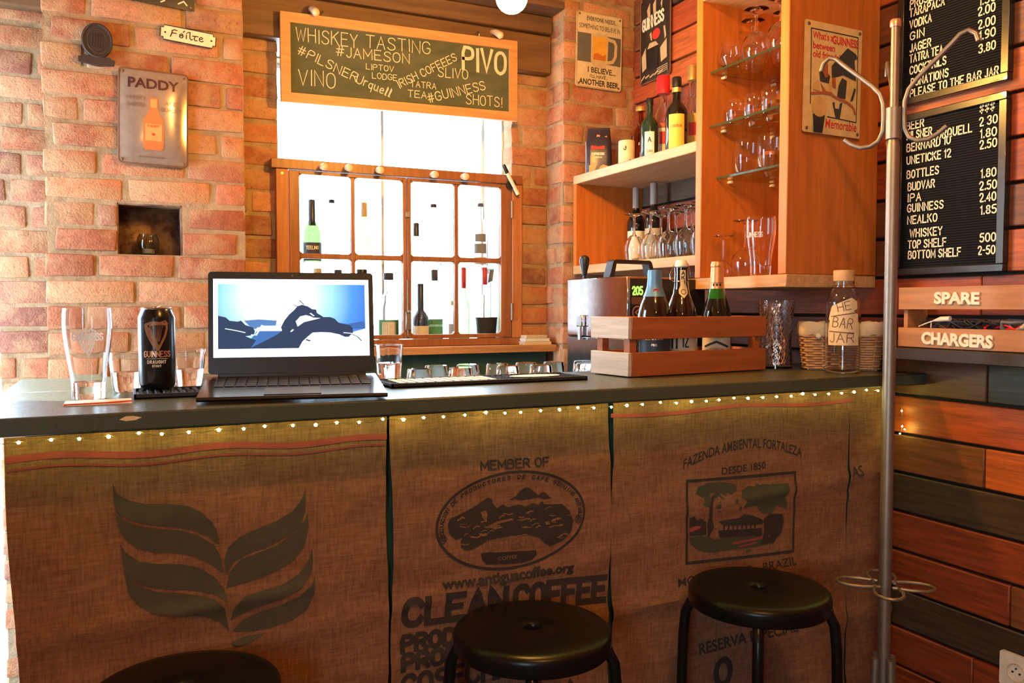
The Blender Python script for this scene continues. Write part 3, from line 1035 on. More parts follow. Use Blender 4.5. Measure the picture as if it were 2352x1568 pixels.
m.ribbon([[(-.172 + .632 * i / 30, 1.010 + .004 * sin(i * .5) - .006 * i / 30) for i in range(31)]], .0058, onsack(S1, .0015))
m.ribbon([[(-.172 + .632 * i / 30, .992 + .004 * sin(i * .5) - .004 * i / 30) for i in range(31)]], .0018, onsack(S1, .0015))
m.build('red_stripe', M_stripe, sk1)

S2 = 1.574
sk2 = thing('burlap_sack', 'burlap coffee sack with an oval landscape badge, hung in the middle of the bar front', 'sack')
m = MB(); cloth(m, 0.4735, 0.977, 0.03, 1.046, S2 - .006, seed=5); m.build('cloth', M_burlap, sk2)
F2 = onsack(S2 - .006)
m = MB()
m.ribbon(strokes_c('MEMBER OF', .156, .0175), .0020, off(F2, .743, .922, -.02), step=.01)
m.build('printed_heading', M_sackink, sk2)
m = MB()
m.ribbon([ell(.7385, .8115, .172, .102, 90) + [(.7385 + .172, .8115)]], .0028, F2)
for l, n in (("0.590,0.817 0.595,0.830 0.618,0.837 0.650,0.849 0.681,0.865 0.690,0.860 0.692,0.850 0.701,0.840 0.715,0.847 0.727,0.839 0.738,0.841 0.753,0.842 0.768,0.837 0.785,0.842 0.799,0.837 0.808,0.845 0.812,0.837 0.830,0.835 0.856,0.833 0.874,0.817 0.884,0.793 0.878,0.770 0.858,0.753 0.828,0.744 0.814,0.753 0.803,0.765 0.785,0.772 0.761,0.777 0.732,0.778 0.704,0.777 0.686,0.776 0.668,0.770 0.650,0.763 0.632,0.760 0.619,0.767 0.618,0.781 0.623,0.788 0.607,0.786 0.595,0.798", 2),
             ("0.728,0.853 0.745,0.861 0.757,0.872 0.768,0.878 0.779,0.875 0.791,0.864 0.799,0.858 0.806,0.863 0.814,0.863 0.824,0.853 0.832,0.848 0.814,0.848 0.799,0.853 0.779,0.852 0.760,0.851 0.743,0.855", 1),
             ("0.662,0.750 0.679,0.751 0.686,0.749 0.770,0.741 0.793,0.740 0.795,0.729 0.782,0.719 0.761,0.717 0.723,0.719 0.677,0.725 0.666,0.736", 1)):
    m.flat(P2(l), F2, sub=n)
m.build('oval_badge', M_sackink, sk2)
m = MB()   # burlap showing through the engraved landscape
rr = random.Random(3)
F2b = onsack(S2 - .006, .002)
for i in range(46):
    x = rr.uniform(.60, .87); z_ = rr.uniform(.775, .83) + (.01 if .62 < x < .70 else 0)
    if x > .83: z_ = rr.uniform(.762, .815)
    a = rr.uniform(.004, .014); t = rr.uniform(-.6, .6)
    m.ribbon([[(x, z_), (x + a * cos(t), z_ + a * sin(t)), (x + 1.6 * a * cos(t), z_ + a * sin(t) * .6)]], rr.uniform(.0006, .0016), F2b)
m.flat(P2(".672,.802 .700,.812 .735,.815 .742,.811 .705,.807 .690,.800"), F2b, sub=1)
m.flat(P2(".664,.836 .668,.822 .676,.815 .680,.828 .676,.838"), F2b, sub=1)
m.build('badge_highlights', M_burlap, sk2)
m = MB()
txt = 'ASOCIACION DE PRODUCTORES DE CAFE GENUINO ANTIGUA'
n = len(txt)
for i, ch in enumerate(txt):
    if ch == ' ':
        continue
    a = radians(192 - 202 * i / (n - 1)) + 0.05
    cx, cz = .7385 + .158 * cos(a), .8115 + .087 * sin(a)
    rot = atan2(.087 * cos(a) * -1, .158 * sin(a)) if False else atan2(-.087 * cos(a), .158 * sin(a))
    m.ribbon(strokes_c(ch, .0058 if ch != 'I' else .001, .0075), .0010, off(F2, cx, cz, rot))
for cx, cz in ((.580, .789), (.896, .796)):
    m.ribbon([ell(cx, cz, .0065, .0085, 16) + [(cx + .0065, cz)]], .0012, F2)
    m.ribbon(strokes_c('E', .005, .007), .0009, off(F2, cx, cz - .0035))
m.build('badge_lettering', M_sackink, sk2)
m = MB(); word(m, 'ANTIGUA', .122, .026, off(F2, .728, .750, -.03), bold=.012, shear=.05); m.build('badge_name', M_brownink, sk2)
m = MB(); word(m, 'COFFEE', .045, .008, off(F2b, .725, .729, -.03), bold=.01); m.build('badge_word', M_burlap, sk2)
m = MB(); word(m, 'www.antiguacoffee.org', .308, .021, off(F2, .731, .6845, -.015), bold=.04); m.build('printed_web_address', M_sackink, sk2)
m = MB()
m.ribbon(strokes_c('CLEAN', .222, .050), .0070, off(F2, .609, .622, -.02), step=.008)
m.ribbon(strokes_c('COFFEE', .222, .050), .0070, off(F2, .853, .612, -.05), step=.008)
m.build('printed_clean_coffee', M_sackink, sk2)
m = MB()
for t, x0, z_, w_ in (('PRODUCTOR', .494, .572, .26), ('PRODUCTO', .494, .535, .24), ('COSECHA', .494, .480, .235), ('2016/2017', .735, .483, .225)):
    h = .030 if t[0] == 'P' else .042
    m = MB(); m.ribbon([[(x0 + p[0], z_ + p[1]) for p in l] for l in strokes(t, w_, h)], .0052, F2, step=.008); m.build('printed_line', M_sackink, sk2)
for t, x0, z_, w_ in (('GUATEMALA', .494, .40, .40), ('ORIGEN', .494, .34, .25)):
    m = MB(); m.ribbon([[(x0 + p[0], z_ + p[1]) for p in l] for l in strokes(t, w_, .036)], .0052, F2, step=.008); m.build('printed_line', M_sackink, sk2)

S3 = 1.572
sk3 = thing('burlap_sack', 'burlap coffee sack with a framed farm picture, hung right of centre on the bar front', 'sack')
m = MB(); cloth(m, 0.986, 1.7045, 0.03, 1.046, S3 - .001, nx=54, seed=8); m.build('cloth', M_burlap, sk3)
F3 = onsack(S3 - .001)
m = MB()
V, F, x0, x1 = tface('FAZENDA AMBIENTAL FORTALEZA', .013)
sx = .366 / (x1 - x0)
m.add([(lambda a, b: F3(1.363 + a, .885 + .036 * (1 - (a / .183) ** 2) - .004 + b))((x - (x0 + x1) / 2) * sx, y * .024 / CAP) for x, y in V], F)
m.build('printed_heading', M_sackink, sk3); m = MB()
word(m, 'DESDE 1850', .138, .0175, off(F3, 1.361, .861, .03), bold=.02)
m.build('printed_heading', M_sackink, sk3)
m = MB()
m.ribbon([[(1.192, .852), (1.526, .844), (1.521, .645), (1.194, .656), (1.192, .852)]], .0034, F3, step=.008)
m.build('picture_border', M_sackink, sk3)
m = MB()
for l in ("1.218,0.822 1.223,0.835 1.252,0.843 1.297,0.841 1.332,0.833 1.338,0.817 1.317,0.810 1.302,0.820 1.287,0.813 1.302,0.796 1.287,0.805 1.272,0.819 1.257,0.816 1.263,0.796 1.253,0.785 1.238,0.790 1.243,0.806 1.226,0.815",
          "1.353,0.815 1.373,0.825 1.400,0.819 1.421,0.825 1.453,0.820 1.501,0.820 1.504,0.801 1.491,0.785 1.502,0.771 1.497,0.755 1.467,0.767 1.448,0.750 1.416,0.753 1.400,0.774 1.374,0.772 1.356,0.770 1.369,0.789 1.353,0.799",
          "1.200,0.717 1.249,0.715 1.274,0.704 1.350,0.701 1.428,0.694 1.471,0.691 1.455,0.674 1.402,0.672 1.324,0.674 1.262,0.674 1.232,0.681 1.205,0.701"):
    m.flat(P2(l), F3, sub=2)
rr = random.Random(5)
for i in range(40):
    x, z_ = rr.choice(((1.27, .82), (1.44, .80), (1.43, .79), (1.30, .79), (1.33, .685)))
    x += rr.uniform(-.055, .055); z_ += rr.uniform(-.022, .022)
    m.flat(ell(min(1.51, x), z_, rr.uniform(.003, .010), rr.uniform(.002, .007), 7), F3)
m.build('printed_trees', M_sackgreen, sk3)
m = MB()
F3b = onsack(S3 - .001, .002)
for l in ("1.255,0.789 1.265,0.812 1.269,0.811 1.263,0.784 1.266,0.755 1.271,0.735 1.254,0.707 1.251,0.741 1.256,0.761",
          "1.283,0.747 1.344,0.749 1.362,0.757 1.388,0.750 1.414,0.739 1.422,0.732 1.417,0.726 1.300,0.735", "1.283,0.725 1.417,0.716 1.417,0.697 1.289,0.707",
          "1.422,0.738 1.440,0.749 1.484,0.744 1.489,0.724 1.482,0.698 1.455,0.676 1.415,0.677 1.425,0.707", "1.200,0.763 1.214,0.767 1.221,0.756 1.234,0.759 1.248,0.749 1.249,0.719 1.200,0.721"):
    m.flat(P2(l), F3b, sub=1)
for i in range(8):
    m.ribbon([[(1.30 + i * .0135, .735), (1.30 + i * .0135, .712)]], .0022, F3b)
m.build('printed_farmhouse', M_sackink, sk3)
m = MB()
m.ribbon([[(1.330, .688), (1.38, .690), (1.44, .694)]], .003, F3b); m.ribbon([[(1.35, .678), (1.40, .682)]], .002, F3b); m.ribbon([[(1.205, .735), (1.235, .742)]], .005, F3b)
m.build('printed_flowers', M_stripe, sk3)
m = MB()
word(m, 'MOCOCA - SP - BRAZIL', .362, .021, off(F3, 1.350, .607, .02), bold=.008)
m.build('printed_place', M_sackink, sk3); m = MB()
word(m, 'RESERVA ESPECIAL', .305, .027, off(F3, 1.383, .436, .03), bold=.02)
m.build('printed_reserve', M_sackink, sk3); m = MB()
m.ribbon([ell(1.305, .375, .022, .030, 24) + [(1.327, .375)]], .008, F3)
m.build('printed_ring', M_sackink, sk3)
m = MB()
m.ribbon([[(.985 + .73 * i / 24, 1.018 - .004 * sin(i * .4)) for i in range(25)]], .0045, onsack(S3 - .001, .0015))
m.build('red_stripe', M_stripe, sk3)

sk4 = thing('burlap_sack', 'narrow strip of burlap behind the coat stand pole at the bar end', 'sack')
m = MB(); cloth(m, 1.714, 1.872, 0.03, 1.046, 1.576, nx=14, seed=11); m.build('cloth', M_burlap, sk4)
m = MB(); word(m, 'AS', .042, .028, off(onsack(1.576), 1.740, .816), bold=.01); m.build('printed_letters', M_sackink, sk4)

# fairy lights along the underside of the counter
fl = thing('fairy_lights', 'string of tiny yellow fairy lights running under the counter edge', 'string lights')
rr = random.Random(17)
pts = []; bulbs = []
n = 48
for i in range(n):
    x = -.196 + i * .0428 + rr.uniform(-.004, .004)
    z_ = 1.046 - .002 * rr.random() + (.003 if i % 5 == 0 else 0)
    bulbs.append((x, z_)); pts.append((x, 1.536, z_))
    pts.append((x + .021, 1.537, z_ - .004 - .003 * rr.random()))
M_bulb = emit('fairy_light_glow', (0.90, 0.95, 0.20), 190)
M_bulb_dim = emit('fairy_light_glow_dim', (0.90, 0.95, 0.20), 90)
MB().tube(pts + [(1.862, 1.545, 1.040), (1.866, 1.540, 1.02), (1.864, 1.535, .985), (1.862, 1.530, .95), (1.862, 1.535, .93)], .0006, 6).build('wire', plain('thin_dull_wire', (.10, .08, .04), .5), fl)
for i, (x, z_) in enumerate(bulbs):
    MB().sphere((x, 1.534, z_ - .002), .0026 if i % 4 else .0032, 8, 6).build('bulb', M_bulb if i % 3 else M_bulb_dim, fl)
for (y_, z_) in ((1.532, .986), (1.530, .945), (1.536, .925), (1.522, .938)):
    MB().sphere((1.860, y_, z_), .002, 8, 6).build('bulb', M_bulb, fl)

# ================================================================ ON THE COUNTER
def glass_body(prof_out, t=.0022, base=.006, seg=40, fn=None, rim=None):
    """outer profile [(r, z)...] from the foot up -> closed thin glass wall"""
    inner = [(max(.001, r - t), max(z, base)) for r, z in prof_out if z >= base]
    prof = [(0.0, 0.0)] + list(prof_out) + inner[::-1] + [(0.0, inner[0][1])]
    m = MB()
    m.lathe(prof, seg, fn=fn)
    return m


def wobble_rim(m):
    return m


# --- pint glass (left) on a leaflet
lf = MB().box(-.095, .012, 1.600, 1.676, ZC + .0002, ZC + .0022)
leaf = lf.build('leaflet', M_paper)
leaf.rotation_euler = (0, 0, 0)
tag(leaf, 'white leaflet with a red edge lying under the tall pint glass', 'leaflet')
m = MB()
m.tube([(-.094, 1.601, ZC + .0026), (-.03, 1.604, ZC + .003), (.012, 1.606, ZC + .0045)], .0016, 6)
m.build('red_edge', M_red, leaf)


def make_pint(name, label, loc, ang, text, harp=True, sc=1.0):
    t = thing(name, label, 'glass', loc)
    po = [(.0275, 0), (.0285, .004), (.0285, .016), (.0290, .030), (.0310, .050), (.0345, .072), (.0382, .095), (.0408, .118), (.0418, .136), (.0412, .155), (.0402, .1655)]
    po = [(r * sc, z * sc) for r, z in po]
    g = glass_body(po, .0021, .020 * sc)
    g.build('bowl', M_glass, t)
    fn0 = lambda zc, rr: oncyl(rr, zc, ang)
    m = MB()
    f = fn0(.108 * sc, .0415 * sc)
    m.ribbon(strokes_c(text, .052 * sc if len(text) > 4 else .02, .0125 * sc), .0012, f, step=.004)
    if harp:
        m.ribbon([[(-.017, .004), (-.014, .012), (-.004, .016), (.006, .020), (.013, .016), (.012, .011)], [(-.017, .004), (-.010, -.012), (.002, -.028), (.0, -.024)], [(.012, .011), (.010, -.006), (.002, -.028)], [(-.013, .004), (-.007, -.009), (.0, -.022)], [(.008, .010), (.006, -.005), (.001, -.019)]], .0011, f, step=.004)
        for i in range(6):
            m.ribbon([[(-.008 + i * .003, .009), (-.004 + i * .0012, -.012 + i * .001)]], .0004, f, step=.004)
    m.build('printed_emblem', M_etch, t)
    return t


make_pint('pint_glass', 'tall empty pint glass with a white harp print at the left end of the counter', (-.0585, 1.706, ZC + .0024), face_to_camera(-.05, 1.70), 'GUINNESS')

# --- stout can
mat_l = thing('bar_mat', 'black rubber bar mat under the drink can', 'bar mat')


def make_mat(root, x0, x1, y0, y1):
    m = MB()
    m.box(x0, x1, y0, y1, ZC, ZC + .004, b=.0008)
    for a in ((x0, x1, y0, y0 + .005), (x0, x1, y1 - .005, y1), (x0, x0 + .005, y0, y1), (x1 - .005, x1, y0, y1)):
        m.box(a[0], a[1], a[2], a[3], ZC, ZC + .010, b=.001)
    m.build('base', M_rubber, root)
    m = MB()
    nx = int((x1 - x0 - .02) / .014)
    for i in range(nx):
        for j in range(7):
            x = x0 + .014 + i * .014; y = y0 + .017 + j * (y1 - y0 - .034) / 6
            m.cyl((x, y, ZC + .0035), (x, y, ZC + .009), .0042, .0036, 8)
    m.build('studs', M_rubber, root)


make_mat(mat_l, .016, .492, 1.664, 1.792)
mat_r = thing('bar_mat', 'long black rubber bar mat with pale print to the right of the laptop', 'bar mat')
make_mat(mat_r, .505, .978, 1.664, 1.792)
m = MB()
for i in range(11):
    m.box(.53 + i * .021, .545 + i * .021, 1.685, 1.775, ZC + .0088, ZC + .0096)
m.flat(ell(.872, 1.728, .065, .030, 24), lambda a, b: (a, b, ZC + .0099))
m.build('pale_print', M_paper, mat_r)

can = thing('drink_can', 'tall black drink can with copper harp and white lettering on the bar mat', 'can', (.060, 1.762, ZC + .0102))
r = .0338
m = MB().lathe([(0, .003), (.022, .003), (.0255, 0), (.0275, .001), (r - .0015, .008), (r, .014), (r, .138), (r - .001, .142), (.0285, .1535), (.0272, .1555)], 48)
m.build('body', plain('can_black', (.012, .012, .014), .22, .3), can)
m = MB().lathe([(.0272, .1550), (.0280, .1565), (.0282, .1580), (.0272, .1588), (.0262, .1575), (.0255, .1545), (0, .1545)], 48)
m.build('rim', M_steel, can)
m = MB().tube([(-.004, -.012, .1565), (0, -.013, .1595), (.006, -.008, .1625), (.004, .002, .160), (-.004, .002, .159), (-.004, -.012, .1565)], .0014, 8)
m.build('pull_tab', M_steel, can)
ang = face_to_camera(.060, 1.762)
f = oncyl(r + .0003, 0, ang)
m = MB()
hp = lambda L_: [[(x, z_) for x, z_ in P2(l)] for l in L_]
m.ribbon(hp(["-.021,.122 -.018,.128 -.006,.131 .006,.130 .016,.133 .021,.127", "-.018,.122 -.015,.112 -.009,.098 -.001,.084 .004,.080", "-.022,.122 -.017,.109 -.011,.096 -.004,.083 .002,.077", "-.014,.121 -.010,.110 -.005,.098 .001,.087"]), .0013, f, step=.004)
m.ribbon(hp(["-.020,.120 -.021,.125"]), .0026, f, step=.004)
m.ribbon(hp(["-.012,.125 .0,.128 .014,.127"]), .0022, f, step=.004)
m.ribbon(hp(["-.013,.118 -.008,.104 -.001,.090 .002,.084"]), .0024, f, step=.004)
m.build('harp_strings', plain('dim_copper_print', (.30, .16, .09), .4, .3), can)
m = MB()
m.ribbon(hp(["-.0188,.1255 -.0205,.119 -.0165,.106 -.0105,.094 -.0045,.084 .0005,.078", ".0185,.127 .0190,.118 .0150,.104 .0090,.092 .0025,.079", "-.0195,.1265 -.010,.130 .0,.1275 .010,.128 .0185,.127"]), .0023, f, step=.004)
for i in range(9):
    m.ribbon([[(-.011 + .0028 * i, .127), (-.004 + .0011 * i, .092 + .0003 * i)]], .00035, f, step=.004)
m.build('harp', plain('dim_copper_print', (.30, .16, .09), .4, .3), can)
m = MB()
m.ribbon(strokes_c('GUINNESS', .050, .0108), .0010, off(f, 0, .0640), step=.004)
m.build('name_lettering', M_copper, can)
m = MB()
m.ribbon(strokes_c('DRAUGHT', .034, .0056, gap=2.8), .0007, off(f, -.001, .0515), step=.004)
m.ribbon(strokes_c('STOUT', .016, .0038, gap=2.8), .0005, off(f, -.001, .0445), step=.004)
m.ribbon([[(-.020, .0605), (.020, .0605)]], .0004, f, step=.004)
m.build('small_lettering', M_white, can)


def tumbler(name, label, loc, rb, rt, h, inv=False, facets=0, group=None, t=.0028):
    po = [(rb * .92, 0), (rb, .003), (rb + (rt - rb) * .5, h * .5), (rt, h - .001), (rt - .0004, h)]
    fn = None
    if facets:
        fn = lambda r_, z_, a: r_ * (1 - (.035 * (0.5 + 0.5 * cos(facets * a)) if z_ < h * .72 else 0))
    g = glass_body(po, t, .009, 36 if not facets else 48, fn=fn)
    if inv:
        g.v = [(x, -y, h - z_) for x, y, z_ in g.v]
    o_ = g.build(name, M_glass, None, loc=loc)
    return tag(o_, label, 'glass', group)


tumbler('tumbler', 'short clear tumbler standing between the pint glass and the drink can', (.006, 1.845, ZC), .027, .034, .079)
tumbler('tumbler', 'ribbed clear tumbler standing between the drink can and the laptop', (.122, 1.842, ZC), .027, .035, .083, facets=14)
tumbler('tumbler', 'clear tumbler standing just right of the laptop behind the mat', (.556, 1.850, ZC), .028, .033, .083, facets=12)

# upturned tumblers draining on the work shelf behind the bar
gg = None
SPOT = [('front', 1.975, (.672, .784, .918, 1.016, 1.158)), ('back', 2.070, (.752, .842, .930, 1.018, 1.106, 1.204))]
for row, y, xs in SPOT:
    for i, x in enumerate(xs):
        lab = '%s upturned tumbler from the left in the %s row behind the bar mat' % (ORD[i], row)
        if gg is None:
            gg = tumbler('tumbler', lab, (x, y, .9955), .030, .041, .110, inv=True, facets=10, group='upturned tumblers behind the bar')
        else:
            dup(gg, (x, y, .9955), label=lab)

# --- laptop
lt = thing('laptop', 'open black laptop on the counter showing a dragon statue picture', 'laptop', (.112, 1.520, ZC + .0006), radians(-10.0))
lt.rotation_euler = (radians(4.2), 0, radians(-10.0))
W_, D_ = .330, .222
m = MB()
sec = [(0.0, .0085), (.004, .0125), (D_, .0155), (D_, .003), (.030, .0), (.006, .004)]
vs = [(0, y, z_) for y, z_ in sec] + [(W_, y, z_) for y, z_ in sec]
n = len(sec)
m.add(vs, [tuple(range(n)), tuple(range(2 * n - 1, n - 1, -1))] + [(i, n + i, n + (i + 1) % n, (i + 1) % n) for i in range(n)])
base = m.build('base', plain('laptop_black', (.02, .02, .022), .2, .3), lt, angle=20)
top = lambda a, b: (a, b, .0125 + .003 * b / D_ + .0004)
m = MB()
for rr_ in range(6):
    nk = 15
    for k in range(nk):
        x = .020 + k * (W_ - .04) / nk
        y = .100 + rr_ * .0175
        z_ = top(x, y)[2] - .0003
        m.box(x + .001, x + (W_ - .04) / nk - .0015, y, y + (.0145 if rr_ < 5 else .009), z_, z_ + .0016, b=.0004)
m.build('keyboard', M_black, base)
m = MB().box(.112, .212, .012, .082, top(0, .02)[2], top(0, .04)[2] + .0004, b=.0002)
m.build('touchpad', plain('touchpad_grey', (.06, .06, .065), .3), base)
LH = .210
TL = Matrix.Translation((0, D_ - .006, .0165)) @ Matrix.Rotation(radians(-12.0), 4, 'X')


def lid(a, b, d=0.0):
    return tuple(TL @ Vector((a, -d, b)))


m = MB()
m.prism(rrect(0.002, W_ - .002, .004, LH, .007), 0, .007, T=TL)
lidob = m.build('lid', M_black, lt)
MB().box(.02, W_ - .02, -.001, .009, -.004, .006, T=TL, b=.002).build('hinge', M_black, lt)
SX0, SX1, SZ0, SZ1 = .0115, W_ - .0115, .037, LH - .0145
M_scrwhite = emit('screen_white', (.92, .96, 1.0), 1.9)
scr = MB().add([lid(SX0, SZ0, .0004), lid(SX1, SZ0, .0004), lid(SX1, SZ1, .0004), lid(SX0, SZ1, .0004)], [(0, 1, 2, 3)]).build('screen', M_scrwhite, lt)
PX0, PX1, PZ0, PZ1 = SX0 + .009, SX1 - .008, SZ0 + .017, SZ1 - .0105
pic = lambda d: (lambda a, b: lid(PX0 + a * (PX1 - PX0), PZ0 + b * (PZ1 - PZ0), d))
m_, nt, p = nodes('screen_sky')
v = coord(nt)
sep = N(nt, 'ShaderNodeVectorMath', operation='DISTANCE')
nt.links.new(v, sep.inputs[0])
sep.inputs[1].default_value = lid(PX0 + .40 * (PX1 - PX0), PZ0 + .80 * (PZ1 - PZ0), 0)
mp = N(nt, 'ShaderNodeMapRange'); mp.inputs['From Max'].default_value = .20
nt.links.new(sep.outputs['Value'], mp.inputs['Value'])
c = ramp(nt, mp.outputs['Result'], [(0.0, (1, 1, 1)), (.26, (.95, 1, 1)), (.52, (.36, .74, 1.0)), (.74, (.06, .29, .90)), (1.0, (.02, .12, .62))])
setp(p, col=(0, 0, 0), rough=.4, es=1.35)
nt.links.new(c, p.inputs['Emission Color'])
m = MB(); m.flat([(0, 0), (1, 0), (1, 1), (0, 1)], pic(.0007)); m.build('picture_sky', m_, scr)
m = MB()
m.flat(P2("0.520,0.000 0.561,0.105 0.599,0.183 0.631,0.242 0.689,0.249 0.753,0.242 0.817,0.210 0.855,0.170 0.90,.24 1.000,0.301 1.000,0.000"), pic(.0009))
m.flat(P2(".254,.33 .42,.34 .43,.27 .40,.22 .26,.25"), pic(.0009))
m.build('picture_snow', emit('screen_snow', (.90, .97, 1.0), 1.3), scr)
m = MB()
m.flat(P2("0.171,0.433 0.267,0.452 0.388,0.433 0.382,0.354 0.293,0.354 0.242,0.301 0.203,0.354"), pic(.0009))
m.build('picture_cliff', emit('screen_cliff', (.10, .26, .60), 1.0), scr); m = MB()
m.flat(P2("0.810,0.393 0.881,0.374 0.976,0.419 1.000,0.393 1.000,0.301 0.919,0.295"), pic(.0010))
m.build('picture_hills', emit('screen_hills', (.04, .16, .50), 1.0), scr); m = MB()
m.flat(P2("0.254,0.270 0.420,0.270 0.424,0.262 0.388,0.207 0.331,0.142 0.331,.0 0.203,0.000 0.216,0.157 0.242,0.223"), pic(.0010))
m.build('picture_water', emit('screen_blue', (.05, .19, .55), 1.0), scr)
m = MB()
m.flat(P2("0.000,0.511 0.050,0.485 0.075,0.433 0.127,0.419 0.152,0.433 0.178,0.367 0.229,0.328 0.242,0.275 0.235,0.210 0.178,0.194 0.216,0.157 0.25,0.131 0.21,0.000 0.000,0.000"), pic(.0012))
m.flat(P2("0.203,0.000 0.331,0.144 0.388,0.210 0.424,0.275 0.417,0.328 0.440,0.433 0.472,0.524 0.510,0.603 0.529,0.655 0.561,0.679 0.599,0.655 0.631,0.609 0.657,0.603 0.663,0.550 0.708,0.485 0.753,0.485 0.785,0.459 0.810,0.400 0.842,0.374 0.893,0.354 0.912,0.301 0.912,0.236 0.881,0.170 0.855,0.170 0.817,0.210 0.753,0.242 0.689,0.249 0.631,0.242 0.599,0.183 0.561,0.105 0.535,0.000"), pic(.0013))
m.ribbon([P2("0.574,0.682 0.545,0.747"), P2("0.535,0.649 0.507,0.675"), P2("0.906,0.210 0.944,0.170 0.970,0.105")], .0035, pic(.0014))
m.ribbon([P2(".59,.13 .61,.115")], .008, pic(.0014))
m.build('picture_dragons', emit('screen_dark', (.012, .045, .12), 1.0), scr)
m = MB()
m.flat(P2("0.516,0.419 0.548,0.498 0.587,0.518 0.619,0.498 0.638,0.478 0.689,0.469 0.625,0.433 0.574,0.406 0.529,0.334"), pic(.0015))
m.build('picture_gap', emit('screen_glint', (.85, .95, 1.0), 1.3), scr); m = MB()
m.ribbon([P2(".619,.544 .640,.505"), P2(".849,.236 .900,.225"), P2(".05,.31 .13,.275 .175,.25"), P2(".485,.26 .498,.29"), P2(".22,.215 .25,.21 .29,.36")], .006, pic(.0015))
m.build('picture_sparkles', emit('screen_glint', (.85, .95, 1.0), 1.3), scr)
m = MB(); m.ribbon(strokes_c('NOTEBOOK', .001, .001), .0001, lambda a, b: lid(.165 + a, .02 + b, .0006)) if False else None
m = MB(); m.sphere((0, 0, 0), .0016, 8, 6, T=TL @ Matrix.Translation((W_ / 2, 0, LH - .007)), sc=(1, .3, 1)); m.build('camera_eye', M_steel, lidob)

# --- wooden bottle crate
ca = atan2(.050, .473)
cr = thing('bottle_crate', 'small open wooden slat crate holding three beer bottles on the counter', 'crate', (1.094, 1.671, ZC), ca)
CW, CD, CH = .474, .150, .146
for z0_, z1_ in ((.002, .060), (.092, CH)):
    MB().box(.012, CW, 0, .010, z0_, z1_, b=.001).build('front_slat', M_crate, cr)
    MB().box(.012, CW, CD - .010, CD, z0_, z1_, b=.001).build('rear_slat', M_crate, cr)
    MB().box(0, .011, 0, CD, z0_ + .001, z1_, b=.001).build('end_slat', M_crate_end, cr)
    MB().box(CW - .011, CW, .0105, CD - .0105, z0_ + .001, z1_, b=.001).build('end_slat', M_crate, cr)
for x in (.0125, CW - .033):
    for y in (.0105, CD - .0325):
        MB().box(x, x + .02, y, y + .022, .003, CH - .002).build('corner_post', M_crate, cr)
MB().box(.0125, CW - .012, .0105, CD - .0105, .003, .010).build('bottom_board', M_crate, cr)


def at_crate(x, y):
    return (1.094 + x * cos(ca) - y * sin(ca), 1.671 + x * sin(ca) + y * cos(ca), ZC + .0103)


def solid_of(prof, seg=40):
    return MB().lathe([(0, prof[0][1])] + prof + [(0, prof[-1][1])], seg)


# blue-foiled bottle
b1 = at_crate(.140, .068)
t = thing('beer_bottle', 'dark beer bottle with blue foil neck, leftmost in the wooden crate', 'bottle', b1, 0, 'beer bottles in the crate')
solid_of([(.041, 0), (.043, .004), (.043, .115), (.0415, .140), (.036, .165), (.028, .185), (.0215, .200), (.0185, .215)]).build('body', M_darkglass, t)
a = face_to_camera(*b1[:2])
m = MB().lathe([(.0290, .186), (.0236, .199), (.0195, .213), (.0188, .222), (.0178, .234), (.0180, .244), (.0172, .250), (.0165, .2535), (0, .2545)], 32)
m.build('foil', M_bluefoil, t)
m = MB(); f = oncyl(.0240, .196, a); m.flat(ell(.004, .004, .008, .006, 16), f); m.build('foil_badge', M_red, t)
m = MB().lathe([(.0434, .040), (.0434, .100)], 24, a0=a - 1.1, a1=a + 1.1); m.build('label_band', plain('navy_label', (.02, .035, .05), .5), t)
m = MB(); f = oncyl(.0437, 0, a); m.ribbon(strokes_c('BERNARD', .045, .009), .0009, off(f, 0, .078), step=.004); m.ribbon(strokes_c('PIVO', .014, .005), .0006, off(f, 0, .062), step=.004); m.build('label_lettering', M_copper, t)
# swing-top bottle
b2 = at_crate(.232, .070)
t = thing('beer_bottle', 'brown swing top beer bottle with a paper neck strip, middle one in the wooden crate', 'bottle', b2, 0, 'beer bottles in the crate')
solid_of([(.040, 0), (.042, .004), (.042, .112), (.041, .135), (.036, .158), (.0285, .178), (.022, .195), (.019, .215), (.0175, .250), (.0185, .256), (.0185, .262)]).build('body', M_darkglass, t)
MB().lathe([(0, .262), (.0135, .262), (.0165, .265), (.0165, .274), (.012, .281), (0, .2825)], 24).build('stopper', M_plasticwhite, t)
a = face_to_camera(*b2[:2])
ux, uy = cos(a + pi / 2), sin(a + pi / 2)
m = MB()
for sg in (-1, 1):
    m.tube([(ux * .0168 * sg, uy * .0168 * sg, .272), (ux * .021 * sg - uy * 0 - .004, uy * .021 * sg - .004, .262), (ux * .026 * sg - .008, uy * .026 * sg - .006, .246), (ux * .025 * sg - .008, uy * .025 * sg - .006, .232), (ux * .020 * sg, uy * .020 * sg, .226), (ux * .0185 * sg, uy * .0185 * sg, .226)], .0012, 6)
m.tube([(.0198 * cos(k * pi / 10), .0198 * sin(k * pi / 10), .226) for k in range(20)], .0012, 6, closed=True)
m.build('wire_bail', M_steel, t)
m = MB()
rz_ = lambda z_: .0184 if z_ > .24 else (.0190 + (.24 - z_) * .12 if z_ > .2 else .0240 + (.2 - z_) * .30)
fs_ = lambda a_, b_: (rz_(b_) * cos(a + .25 + a_ / rz_(b_)), rz_(b_) * sin(a + .25 + a_ / rz_(b_)), b_)
m.flat(P2("-.0075,.256 -.0075,.215 -.012,.205 -.012,.195 .0,.182 .012,.195 .012,.205 .0075,.215 .0075,.256"), fs_, sub=2)
m.build('neck_strip', M_cardpaper, t)
m = MB()
rz2 = lambda z_: rz_(z_) + .0004
